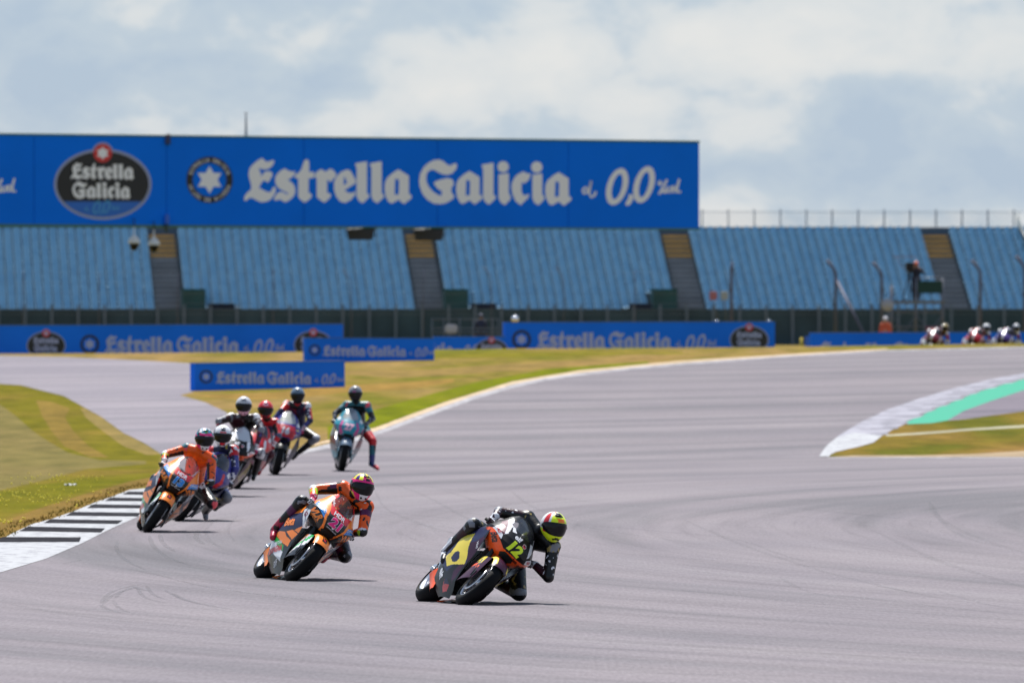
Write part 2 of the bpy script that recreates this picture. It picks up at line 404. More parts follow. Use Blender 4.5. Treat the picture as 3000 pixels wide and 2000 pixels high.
def dens(pts, step=18):
    o_ = []
    for (a, b), (c, d) in zip(pts, pts[1:] + pts[:1]):
        k = max(1, int(math.hypot(c - a, (d - b) * 3) / step))
        o_ += [(a + (c - a) * i / k, b + (d - b) * i / k) for i in range(k)]
    return o_
def dens_open(pts, step=20):
    o_ = []
    for (a, b), (c, d) in zip(pts, pts[1:]):
        k = max(1, int(math.hypot(c - a, (d - b) * 3) / step)); o_ += [(a + (c - a) * i / k, b + (d - b) * i / k) for i in range(k)]
    return o_ + [pts[-1]]
def sheet(name, pts, m, lift, px=True, densify=True):
    P2 = [G(*p) for p in (dens(pts) if densify else pts)] if px else [Vector(p) for p in pts]
    Q = []
    for p in P2:
        if not Q or (p - Q[-1]).length > .004: Q.append(p)
    bm = poly_bm([[(p.x, p.y) for p in Q]])
    ys = [v.co.y for v in bm.verts]; xs = [v.co.x for v in bm.verts]
    bmesh.ops.dissolve_limit(bm, angle_limit=.001, verts=bm.verts[:], edges=bm.edges[:])
    for y in YK:
        if min(ys) < y < max(ys): bmesh.ops.bisect_plane(bm, geom=bm.verts[:] + bm.edges[:] + bm.faces[:], plane_co=(0, y, 0), plane_no=(0, 1, 0), dist=1e-5)
    if max(ys) > 226:
        for x in XK:
            if min(xs) < x < max(xs): bmesh.ops.bisect_plane(bm, geom=bm.verts[:] + bm.edges[:] + bm.faces[:], plane_co=(x, 0, 0), plane_no=(1, 0, 0), dist=1e-5)
    bmesh.ops.triangulate(bm, faces=bm.faces[:])
    for v in bm.verts: v.co.z = zg(v.co.x, v.co.y) + lift * .3
    for f in bm.faces:
        f.normal_update()
        if f.normal.z < 0: f.normal_flip()
    return tag(link(name, bm, m), kind='structure')

TR = [(-900, 1990), (-400, 1800), (-200, 1743), (0, 1677), (130, 1638), (240, 1591), (330, 1547), (405, 1504), (440, 1470), (440, 1430), (520, 1395), (640, 1368), (800, 1335), (900, 1322), (950, 1306),
      (1100, 1268), (1200, 1231), (1300, 1194), (1400, 1159), (1500, 1130), (1600, 1109), (1700, 1094), (1850, 1077), (2000, 1063), (2300, 1041), (2600, 1025), (3000, 1015), (3500, 1010)]
tp = [G(*p) for p in dens_open(TR)]
tp = [(p.x, p.y) for p in tp] + [(60, 350), (60, 40), (-8, 40)]
sheet('track', tp, TRACK, .006, px=False)
sheet('runoff_road', [(-300, 1042), (0, 1042), (200, 1046), (400, 1055), (570, 1065), (640, 1074), (620, 1120), (560, 1150), (527, 1158), (600, 1178), (660, 1206), (720, 1256), (790, 1304), (880, 1322),
      (880, 1340), (640, 1385), (470, 1412), (480, 1335), (421, 1297), (361, 1268), (297, 1221), (187, 1160), (60, 1128), (-300, 1108)], RUNOFF, .012)
# left kerb, from the photo's zoom of it (2.24 x, origin 0,1300)
z6 = lambda q: [(a / 2.24, 1300 + b / 2.24) for a, b in q]
sheet('kerb', z6([(-700, 930), (-300, 735), (20, 622), (90, 583), (210, 528), (350, 490), (500, 437), (610, 390), (740, 345), (850, 302), (965, 292), (965, 440), (925, 470), (740, 552), (540, 652), (300, 755), (0, 845), (-700, 1050)]), WHITEP, .020)
kb = bmesh.new()
for i_, q in enumerate([[(14, 617), (532, 619), (520, 641), (-45, 643)], [(125, 570), (185, 548), (690, 560), (662, 579)], [(285, 517), (330, 500), (806, 508), (772, 523)], [(430, 469), (475, 452), (925, 458), (905, 474)],
          [(570, 418), (612, 402), (962, 407), (962, 421)], [(688, 372), (722, 358), (962, 361), (962, 374)], [(800, 330), (842, 318), (962, 320), (962, 333)], [(-150, 705), (-95, 682), (300, 690), (240, 718)][:0]]):
    if q: c_ = sum(b for a, b in q) / 4; q = [(a, b + (4.2 if b > c_ else -4.2)) for a, b in q]; sheet('kerb_stripe', z6(q), BLACKP, .026, densify=False)
# thin edge line along the far side of the track
def ribbon(name, pts, wid, m, lift, far=True):
    c = [G(*p) for p in dens_open(pts)]; a, b = [], []
    for i, p in enumerate(c):
        d = (c[min(i + 1, len(c) - 1)] - c[max(i - 1, 0)]); d = d.normalized() if d.length > 1e-6 else Vector((1, 0)); n_ = Vector((-d.y, d.x)); ww = wid if not isinstance(wid, (list, tuple)) else wid[0] + (wid[1] - wid[0]) * i / len(c)
        a.append(p + n_ * ww / 2); b.append(p - n_ * ww / 2)
    return sheet(name, [tuple(p) for p in a + b[::-1]], m, lift, px=False)
def strip_px(name, pts, m, lift):       # pts: (x, y, thickness in px)
    up = [(x, y - t / 2) for x, y, t in pts]; dn = [(x, y + t / 2) for x, y, t in pts][::-1]
    return sheet(name, up + dn, m, lift)
strip_px('edge_line', [(880, 1326, 9), (950, 1309, 13), (1000, 1299, 14), (1100, 1270, 13), (1200, 1233, 12), (1300, 1196, 12), (1400, 1161, 11), (1500, 1132, 10), (1600, 1110, 8), (1700, 1096, 7), (1850, 1079, 6), (2000, 1066, 5), (2300, 1044, 4), (2600, 1028, 3), (3000, 1018, 3)], LINEP, .014)
strip_px('dirt_edge', [(880, 1312, 4), (1100, 1258, 10), (1200, 1221, 11), (1300, 1184, 10), (1500, 1122, 8), (1700, 1088, 6), (2000, 1059, 5), (2600, 1022, 3)], mat('dry_dirt', (.42, .30, .18), rough=.9, var=.3, scale=1.5), .010)
# turf of other colours: dried-out and grey-green bands in the verges
def turf(pts, a, b, lift=.004): sheet('grass_patch', pts, grass_mat('turf_%d' % len(bpy.data.materials), greens=(a, a), brown=b), lift)
turf([(-300, 1100), (60, 1129), (187, 1161), (297, 1222), (361, 1269), (421, 1298), (470, 1332), (455, 1412), (379, 1433), (272, 1471), (156, 1518), (40, 1558), (-300, 1670)], (.120, .104, .008), (.15, .108, .018), .003)
turf([(-200, 1180), (0, 1184), (50, 1222), (95, 1262), (140, 1292), (200, 1326), (290, 1347), (425, 1350), (430, 1358), (250, 1374), (120, 1408), (0, 1436), (-200, 1450)], (.145, .118, .042), (.15, .118, .045))
turf([(105, 1172), (150, 1176), (205, 1196), (190, 1222), (215, 1262), (260, 1306), (320, 1340), (262, 1338), (190, 1308), (150, 1262), (122, 1216)], (.165, .112, .026), (.175, .115, .03))
turf([(235, 1192), (300, 1222), (361, 1269), (421, 1298), (470, 1330), (430, 1332), (360, 1306), (300, 1262), (250, 1222)], (.19, .14, .05), (.20, .14, .05), .0045)
turf([(-200, 1462), (0, 1440), (250, 1398), (440, 1384), (440, 1396), (280, 1426), (150, 1468), (0, 1520), (-200, 1560)], (.108, .102, .005), (.14, .112, .012))
turf([(-200, 1580), (0, 1530), (110, 1490), (250, 1446), (380, 1410), (450, 1396), (452, 1416), (379, 1436), (272, 1474), (156, 1521), (40, 1561), (-200, 1660)], (.165, .104, .028), (.18, .112, .03), .0045)
turf([(560, 1158), (640, 1166), (760, 1170), (900, 1162), (1010, 1150), (1200, 1140), (1330, 1120), (1330, 1110), (1150, 1122), (1010, 1128), (800, 1150)], (.22, .135, .036), (.24, .145, .04))
turf([(1010, 1098), (1150, 1108), (1350, 1098), (1550, 1082), (1800, 1062), (2100, 1044), (2100, 1036), (1800, 1048), (1500, 1064), (1250, 1082), (1010, 1086)], (.20, .135, .045), (.22, .14, .05))
turf([(1010, 1056), (1300, 1050), (1700, 1042), (2000, 1036), (2000, 1030), (1500, 1032), (1275, 1036), (1010, 1046)], (.145, .125, .012), (.17, .13, .02))
turf([(1180, 1228), (1300, 1186), (1450, 1138), (1650, 1096), (1900, 1066), (1900, 1058), (1600, 1082), (1400, 1118), (1250, 1158), (1100, 1200), (960, 1250), (960, 1290)], (.118, .132, .003), (.13, .132, .006), .0045)
# infield on the right
inf = [(2405, 1339), (2440, 1325), (2520, 1300), (2600, 1262), (2657, 1238), (2760, 1222), (2821, 1226), (2900, 1214), (3000, 1204), (3300, 1180), (3500, 1170), (3500, 1339)]
sheet('infield_grass', inf, GRASS2, .014)
sheet('infield_asphalt', [(2770, 1233), (2821, 1203), (2900, 1176), (3000, 1141), (3300, 1075), (3400, 1072), (3400, 1165), (3000, 1205), (2821, 1229)], MAUVE, .018)
sheet('green_strip', [(2650, 1240), (2657, 1236), (2699, 1218), (2735, 1200), (2776, 1184), (2818, 1168), (2865, 1148), (2919, 1133), (2973, 1117), (3100, 1092), (3300, 1066), (3300, 1080), (3100, 1118), (3000, 1143), (2900, 1176), (2821, 1205), (2776, 1232), (2731, 1240), (2660, 1243)], GREENP, .022)
saw = [(2657, 1240), (2650, 1233), (2699, 1222), (2692, 1213), (2735, 1204), (2728, 1196), (2776, 1188), (2768, 1180), (2818, 1171), (2810, 1164), (2865, 1152), (2856, 1145), (2919, 1136), (2908, 1130), (2973, 1121), (2960, 1115), (3060, 1100), (3300, 1066)]
sheet('kerb', [(2400, 1338), (2420, 1308), (2460, 1275), (2520, 1238), (2600, 1200), (2700, 1166), (2800, 1136), (2900, 1112), (3000, 1094), (3300, 1050)] + saw[::-1] + [(2610, 1262), (2585, 1276), (2560, 1297), (2510, 1311), (2450, 1324), (2434, 1332), (2428, 1339)], WHITEK, .028)
sheet('kerb', [(2400, 1338), (2420, 1308), (2450, 1283), (2500, 1268), (2585, 1277), (2560, 1296), (2510, 1310), (2450, 1323), (2434, 1332), (2428, 1339)], WHITEP, .033)
strip_px('infield_line', [(2596, 1276, 5), (2700, 1270, 6), (2850, 1258, 6), (3000, 1249, 7), (3300, 1235, 7)], mat('faded_chalk', (.25, .23, .14), rough=.9, var=.35, scale=2), .020)
mat('bare_earth', (.27, .19, .10), rough=.95, var=.3, scale=1.2)
for xi, yi in ((2699, 1221), (2735, 1203), (2776, 1187), (2818, 1171), (2865, 1151), (2919, 1135), (2973, 1120), (2655, 1243), (2625, 1258), (2598, 1275)):
    sheet('kerb_stripe', [(xi + 4, yi - 1), (xi - 78, yi + 1.5), (xi - 70, yi - 2.5), (xi + 8, yi - 5.5)], KERBG, .031)
sheet('dirt_patch', [(2420, 1339), (2500, 1334), (2700, 1334), (2850, 1330), (3050, 1318), (3500, 1315), (3500, 1339)], mat('bare_earth'), .018)
sheet('far_line', [(2425, 1340.5), (2600, 1339.8), (3000, 1339.8), (3000, 1342), (2600, 1342), (2425, 1342)], LINEP, .012)

# rubber marks left by tyres on the track
def marks_mat():
    m = bpy.data.materials.new('tyre_rubber_marks'); m.use_nodes = True; n, l = nodes(m); b = n['Principled BSDF']
    b.inputs['Base Color'].default_value = (.075, .075, .085, 1); b.inputs['Roughness'].default_value = .7
    co = n.new('ShaderNodeTexCoord'); t = n.new('ShaderNodeTexNoise'); t.inputs['Scale'].default_value = 2.2; t.inputs['Detail'].default_value = 6; l.new(co.outputs['Object'], t.inputs['Vector'])
    r = n.new('ShaderNodeMapRange'); r.inputs[1].default_value = .35; r.inputs[2].default_value = .75; r.inputs[3].default_value = .05; r.inputs[4].default_value = .15; l.new(t.outputs['Fac'], r.inputs[0]); l.new(r.outputs[0], b.inputs['Alpha'])
    return m
MARK = marks_mat()
mk = bmesh.new()
def mark(pts, wd, lift=.0026):
    c = [G(*p) for p in pts]
    for _ in range(3):                # Chaikin
        q = [c[0]]
        for a, b in zip(c, c[1:]): q += [a * .75 + b * .25, a * .25 + b * .75]
        c = q + [c[-1]]
    prev = None
    for i, p in enumerate(c):
        d = (c[min(i + 1, len(c) - 1)] - c[max(i - 1, 0)]).normalized(); n_ = Vector((-d.y, d.x)); t = i / (len(c) - 1); ww = wd * min(1, 4 * t + .1, 4 * (1 - t) + .1)
        a = p + n_ * ww / 2; b = p - n_ * ww / 2
        cur = (mk.verts.new((a.x, a.y, zg(a.x, a.y) + lift)), mk.verts.new((b.x, b.y, zg(b.x, b.y) + lift)))
        if prev: mk.faces.new((prev[0], cur[0], cur[1], prev[1]))
        prev = cur
k6 = lambda *q: [(a / 2.24, 1300 + b / 2.24) for a, b in q]
k7 = lambda *q: [(2000 + a / 2.24, 1300 + b / 2.24) for a, b in q]
for q, w_ in [(k6((660, 1050), (680, 1010), (740, 965), (850, 935), (930, 920)), .05), (k6((670, 1060), (720, 1000), (820, 960), (900, 945)), .05), (k6((660, 1055), (700, 1085), (790, 1108)), .06), (k6((745, 1030), (770, 1075), (850, 1108)), .05), (k6((760, 1010), (790, 970), (900, 935)), .05),
              (k6((900, 940), (930, 1000), (1010, 1030), (1100, 1045)), .05), (k6((960, 930), (1000, 990), (1080, 1020)), .05), (k6((1120, 975), (1200, 1020), (1350, 1060), (1520, 1085)), .07), (k6((1080, 960), (1220, 1035), (1420, 1065)), .05), (k6((880, 935), (930, 960), (1000, 965)), .08),
              (k6((-100, 1180), (300, 1215), (800, 1260), (1500, 1290), (2500, 1340), (4200, 1420), (6900, 1500)), .14), (k6((560, 1110), (1000, 1180), (1600, 1230), (2400, 1270), (4500, 1370), (6800, 1440)), .12), (k6((0, 1040), (500, 1130), (1000, 1185), (1700, 1215), (2600, 1250)), .25),
              (k6((980, 600), (1000, 670), (1080, 740), (1250, 800)), .07), (k6((1050, 590), (1060, 650), (1150, 710)), .07), (k6((1300, 560), (1280, 620), (1340, 660)), .08), (k6((820, 820), (1000, 850), (1150, 890), (1400, 950), (1900, 1010), (2240, 1040)), .06),
              (k6((770, 640), (760, 700), (830, 770), (960, 830)), .06), (k6((1400, 510), (1340, 570), (1380, 640), (1460, 690)), .1), (k6((1560, 470), (1480, 560), (1540, 640)), .08), (k6((300, 780), (430, 785), (540, 760)), .05),
              (k7((0, 490), (140, 560), (430, 680), (700, 770), (1000, 860), (1300, 930), (1700, 1020), (2300, 1090)), .16), (k7((630, 870), (760, 950), (900, 990), (1250, 1040), (1900, 1090)), .12), (k7((1620, 380), (1650, 470), (1800, 560), (2050, 660), (2300, 730)), .2), (k7((1640, 400), (1700, 520), (1850, 620), (2100, 680)), .15), 
              (k7((1270, 930), (1400, 955), (1560, 985)), .12), (k7((1650, 960), (1900, 1030), (2100, 1075), (2400, 1110)), .12), (k7((1280, 580), (1500, 690), (1700, 780), (2000, 870), (2300, 960)), .2), (k7((0, 1290), (900, 1330), (1700, 1380), (2400, 1400)), .1), (k7((0, 1315), (900, 1360), (2400, 1440)), .08), (k7((0, 1340), (900, 1400), (2400, 1470)), .1),
              (k7((0, 960), (500, 1010), (1100, 1070), (2300, 1150)), .35), (k7((600, 1050), (1400, 1100), (2400, 1170)), .4), (k7((1000, 990), (1600, 1060), (2400, 1140)), .3), (k7((230, 610), (430, 640), (620, 720), (800, 770)), .12), 
              ([(1100, 1400), (1250, 1450), (1400, 1540), (1600, 1600)], .15), ([(1250, 1420), (1500, 1500), (1800, 1560), (2100, 1600)], .12), ([(1150, 1500), (1300, 1560), (1700, 1640), (2000, 1680)], .12), ([(950, 1900), (1200, 1925), (1700, 1960)], .15), ([(1100, 1440), (1130, 1500), (1300, 1560)], .1), ([(1500, 1440), (1560, 1490), (1700, 1530)], .12)]:
    mark(q, w_ * (.9 if q[0][0] < 600 and w_ < .1 else .5)); (mark(q, w_ * .9, .0031) if q[0][0] < 600 and w_ < .09 else None)
for i in range(60):
    y = rnd.uniform(1400, 1990); x = rnd.uniform(600, 2700); l_ = rnd.uniform(150, 700); sl_ = .02 + .10 * max(0, (1850 - y) / 450)
    mark([(x, y), (x + l_ * .5, y + sl_ * l_ * .55), (x + l_, y + sl_ * l_ * .95)], rnd.uniform(.03, .1), .0028)
tag(link('tyre_marks', mk, MARK), kind='structure')

# short ragged grass beside the kerb
gb = bmesh.new(); gl = []
zone = [(-60, 1320), (300, 1330), (470, 1345), (455, 1415), (379, 1433), (330, 1453), (272, 1471), (223, 1493), (156, 1518), (94, 1533), (40, 1558), (9, 1576), (-60, 1610)]
zw = [G(*p) for p in zone]
def inside(p, poly):
    c = False; j = len(poly) - 1
    for i in range(len(poly)):
        a, b = poly[i], poly[j]
        if (a.y > p.y) != (b.y > p.y) and p.x < (b.x - a.x) * (p.y - a.y) / (b.y - a.y) + a.x: c = not c
        j = i
    return c
xs = [p.x for p in zw]; ys = [p.y for p in zw]; cnt = 0
GB = [mat('blade_green', (.12, .12, .01), rough=.9, spec=.02), mat('blade_dry', (.26, .17, .05), rough=.9, spec=.02), mat('blade_olive', (.19, .14, .03), rough=.9, spec=.02)]
edge = [(455, 1415), (379, 1433), (330, 1453), (272, 1471), (223, 1493), (156, 1518), (94, 1533), (40, 1558), (9, 1576)]
ew = [G(*p) for p in edge]
def blade(x, y, h):
    a = rnd.uniform(0, 6.28); w_ = h * .35; dx, dy = math.cos(a) * w_, math.sin(a) * w_; z = zg(x, y); lx, ly = rnd.uniform(-.5, .5) * h, rnd.uniform(-.5, .5) * h
    v = [gb.verts.new((x - dx, y - dy, z)), gb.verts.new((x + dx, y + dy, z)), gb.verts.new((x + lx, y + ly, z + h))]
    f = gb.faces.new(v); f.material_index = (1 if noise.noise(Vector((x * .3, y * .08, 0))) + rnd.uniform(-.3, .3) > .05 else rnd.choice((0, 2)))
while cnt < 0:
    x, y = rnd.uniform(min(xs), max(xs)), rnd.uniform(min(ys), max(ys))
    if not inside(Vector((x, y)), zw): continue
    blade(x, y, rnd.uniform(.012, .03)); cnt += 1
for i in range(900):
    k = rnd.randrange(len(ew) - 1); t = rnd.random(); p = ew[k].lerp(ew[k + 1], t)
    blade(p.x + rnd.gauss(-.10, .10), p.y + rnd.gauss(0, .3), rnd.uniform(.015, .04))
tag(link('grass_tufts', gb, GB), 'short dry grass growing along the kerb at the left', 'grass', kind='stuff')
fb = bmesh.new()
for cx, cy, n_, sx_, sy_ in ((60, 1465, 80, 70, 16), (190, 1450, 18, 60, 10), (20, 1535, 25, 30, 6), (150, 1408, 30, 60, 7), (250, 1400, 10, 40, 5), (100, 1475, 20, 80, 14)):
    for i in range(n_):
        p = G(rnd.gauss(cx, sx_), rnd.gauss(cy, sy_))
        if p.x > 0 or not inside(p, zw): continue
        q = bmesh.ops.create_icosphere(fb, subdivisions=1, radius=rnd.uniform(.008, .017)); bmesh.ops.translate(fb, vec=(p.x, p.y, .045), verts=q['verts'])
tag(link('wildflowers', fb, mat('flower_yellow', (.75, .62, .03), rough=.7)), 'tiny yellow wildflowers scattered in the grass by the kerb', 'flowers', kind='stuff')
litter = bmesh.new()
p = G(206, 1428)
q = bmesh.ops.create_grid(litter, x_segments=6, y_segments=4, size=.5)
for v in litter.verts: v.co = Vector((v.co.x * .2, v.co.y * .12, .05 + .05 * noise.noise(v.co * 5 + Vector((3, 1, 2)))))
bmesh.ops.translate(litter, vec=(p.x, p.y, 0), verts=litter.verts)
o = link('litter', litter, mat('litter_grey', (.45, .47, .5), rough=.5)); tag(o, 'small crumpled grey scrap lying in the grass behind the kerb', 'litter')

# ------------------------------------------------------------------ sponsor artwork (traced glyph outlines)
def z1(q): return [(700 + a / 4.523, 440 + b / 4.523) for a, b in q]
def z2(q): return [(1200 + a / 4.704, 440 + b / 4.704) for a, b in q]
def z3(q): return [(1680 + a / 6.189, 460 + b / 6.189) for a, b in q]
gE = z1([(305, 105), (250, 135), (185, 190), (140, 245), (128, 310), (135, 370), (155, 430), (165, 490), (160, 520), (120, 555), (80, 600), (65, 645), (85, 672), (105, 665), (120, 645), (155, 632), (195, 640), (240, 670), (300, 690), (360, 685), (420, 655), (465, 600), (488, 545), (488, 495), (470, 480), (440, 510), (430, 545), (400, 558), (360, 548), (310, 520), (265, 500), (290, 450), (320, 405), (345, 405), (380, 430), (405, 405), (435, 355), (448, 320), (430, 290), (385, 278), (340, 290), (310, 325), (300, 355), (290, 310), (270, 265), (262, 240), (300, 252), (340, 258), (385, 252), (430, 222), (460, 180), (470, 135), (440, 135), (395, 152), (360, 155), (335, 130)])
gs = z1([(610, 245), (650, 270), (700, 285), (748, 280), (735, 325), (705, 360), (665, 385), (640, 390), (690, 420), (735, 470), (750, 530), (740, 590), (700, 640), (650, 675), (615, 690), (580, 675), (545, 650), (505, 665), (470, 665), (465, 640), (490, 590), (530, 555), (575, 550), (620, 575), (640, 590), (650, 570), (600, 545), (530, 510), (495, 465), (478, 410), (485, 350), (520, 300), (570, 260)])
gt = z1([(905, 122), (930, 150), (930, 290), (975, 285), (1000, 310), (1000, 345), (985, 370), (925, 375), (922, 560), (968, 590), (960, 625), (920, 665), (870, 695), (820, 660), (785, 620), (785, 375), (745, 370), (740, 330), (790, 300), (830, 250), (855, 170), (870, 135)])
gr = z1([(1095, 250), (1130, 280), (1160, 280), (1205, 248), (1240, 255), (1295, 320), (1280, 350), (1215, 425), (1170, 390), (1168, 560), (1222, 585), (1215, 620), (1175, 665), (1135, 695), (1085, 670), (1030, 620), (1030, 385), (1005, 345), (1015, 305), (1055, 270)])
ge = z1([(1430, 255), (1480, 275), (1550, 400), (1545, 440), (1400, 530), (1440, 560), (1490, 570), (1545, 545), (1540, 590), (1490, 655), (1410, 700), (1340, 680), (1285, 610), (1260, 520), (1260, 420), (1285, 360), (1350, 290)])
geh = z1([(1395, 340), (1385, 465), (1435, 430)])
gl0 = [(1535, 180), (1600, 165), (1660, 155), (1697, 150), (1697, 570), (1730, 600), (1720, 630), (1640, 705), (1585, 670), (1558, 610), (1560, 240)]
gl1 = z1(gl0); gl2 = z1([(a + 195, b) for a, b in gl0])
ga0 = [(2115, 255), (2170, 290), (2252, 340), (2252, 580), (2290, 600), (2285, 640), (2190, 712), (2150, 690), (2120, 655), (2030, 705), (1990, 695), (1945, 620), (1930, 520), (1935, 430), (1965, 365), (2040, 300)]
ga0h = [(2070, 385), (2063, 590), (2085, 592), (2117, 585), (2122, 400), (2095, 380)]
ga = z1(ga0); gah = z1(ga0h)
gG = z2([(400, 130), (460, 150), (520, 200), (565, 215), (600, 190), (640, 180), (655, 215), (640, 265), (590, 320), (520, 345), (460, 335), (400, 310), (345, 275), (300, 270), (250, 300), (230, 350), (230, 430), (260, 500), (320, 570), (390, 615), (440, 630), (445, 560), (400, 545), (360, 500), (330, 450), (380, 420), (450, 400), (520, 385), (575, 395), (605, 430), (610, 480), (580, 510), (575, 570), (590, 600), (620, 635), (590, 680), (500, 730), (420, 745), (330, 735), (240, 680), (175, 600), (140, 500), (130, 420), (145, 330), (190, 240), (260, 175), (330, 140)])
def sh(q, dx, dy=0, s=1.0, cx=0, cy=0): return [((a - cx) * s + cx + dx, (b - cy) * s + cy + dy) for a, b in q]
ax0 = min(p[0] for p in ga)
gaA = sh(ga, 1336 - ax0, 3, .97, ax0, 540); gaAh = sh(gah, 1336 - ax0, 3, .97, ax0, 540)
gaB = sh(ga, 1597 - ax0, 7, .97, ax0, 540); gaBh = sh(gah, 1597 - ax0, 7, .97, ax0, 540)
lx0 = min(p[0] for p in gl1); glG = sh(gl1, 1410 - lx0, 4, 1, 0, 0)
circ = lambda cx, cy, r, n=28, ry=None: [(cx + r * math.cos(2 * math.pi * k / n), cy + (ry or r) * math.sin(2 * math.pi * k / n)) for k in range(n)]
gi1 = z2([(1225, 335), (1300, 325), (1367, 318), (1367, 600), (1397, 645), (1380, 690), (1310, 758), (1255, 720), (1225, 660)])
gi2 = z2([(1692, 340), (1770, 330), (1828, 322), (1828, 605), (1860, 650), (1845, 695), (1775, 760), (1720, 725), (1692, 665)])
gc = z2([(1575, 293), (1610, 320), (1668, 322), (1650, 400), (1590, 458), (1545, 445), (1540, 560), (1560, 610), (1590, 628), (1648, 600), (1640, 650), (1530, 758), (1460, 705), (1415, 600), (1405, 520), (1410, 450), (1450, 370), (1510, 320)])
WORD1 = [gE, gs, gt, gr, ge, gl1, gl2, ga]; WORD1H = [geh, gah]
WORD2 = [gG, gaA, glG, gi1, circ(1474, 489, 16.5), gc, gi2, circ(1572.5, 490, 16.5), gaB]; WORD2H = [gaAh, gaBh]
def oval0(cx, cy, rx, ry, sk, w_, n=30):
    o_ = []; i_ = []
    for k in range(n):
        t = 2 * math.pi * k / n; x, y = rx * math.cos(t), ry * math.sin(t); o_.append((cx + x - y * sk, cy + y))
        x, y = (rx - w_) * math.cos(t), (ry - w_) * math.sin(t); i_.append((cx + x - y * sk, cy + y))
    return o_, i_
o1, i1 = oval0(1808, 547, 31, 54, .22, 17); o2, i2 = oval0(1887, 541, 30, 54, .22, 17)
def stroke(pts, w_):
    P_ = [Vector(p) for p in pts]; a, b = [], []
    for i, p in enumerate(P_):
        d = (P_[min(i + 1, len(P_) - 1)] - P_[max(i - 1, 0)]).normalized(); n_ = Vector((-d.y, d.x)) * w_ / 2; a.append(tuple(p + n_)); b.append(tuple(p - n_))
    return a + b[::-1]
ZERO = [o1, o2, z3([(1010, 670), (1075, 690), (1090, 740), (1040, 850), (990, 885), (940, 870), (950, 820), (990, 760)])]; ZEROH = [i1, i2]
SMALL = [stroke(z3(q), 6.5) for q in ([(250, 560), (200, 560), (165, 610), (190, 665), (240, 640), (290, 560), (325, 430)], [(325, 430), (300, 560), (280, 660), (330, 730), (380, 700), (410, 630)], [(370, 640), (440, 600), (450, 520), (400, 540), (390, 620), (420, 690), (490, 640)],
        [(1560, 440), (1540, 480), (1570, 510), (1600, 470), (1570, 440)], [(1700, 410), (1640, 520), (1550, 680)], [(1640, 590), (1620, 640), (1660, 650), (1670, 600), (1640, 585)],
        [(1700, 530), (1700, 640), (1750, 640), (1780, 530)], [(1840, 520), (1800, 560), (1810, 640), (1860, 620), (1850, 530)], [(1920, 400), (1880, 560), (1890, 640), (1950, 630)])]
def star(cx, cy, r, r2=None, rot=0, n=6):
    r2 = r2 or r * .58; return [(cx + (r if k % 2 == 0 else r2) * math.sin(rot + math.pi * k / n), cy - (r if k % 2 == 0 else r2) * math.cos(rot + math.pi * k / n)) for k in range(2 * n)]
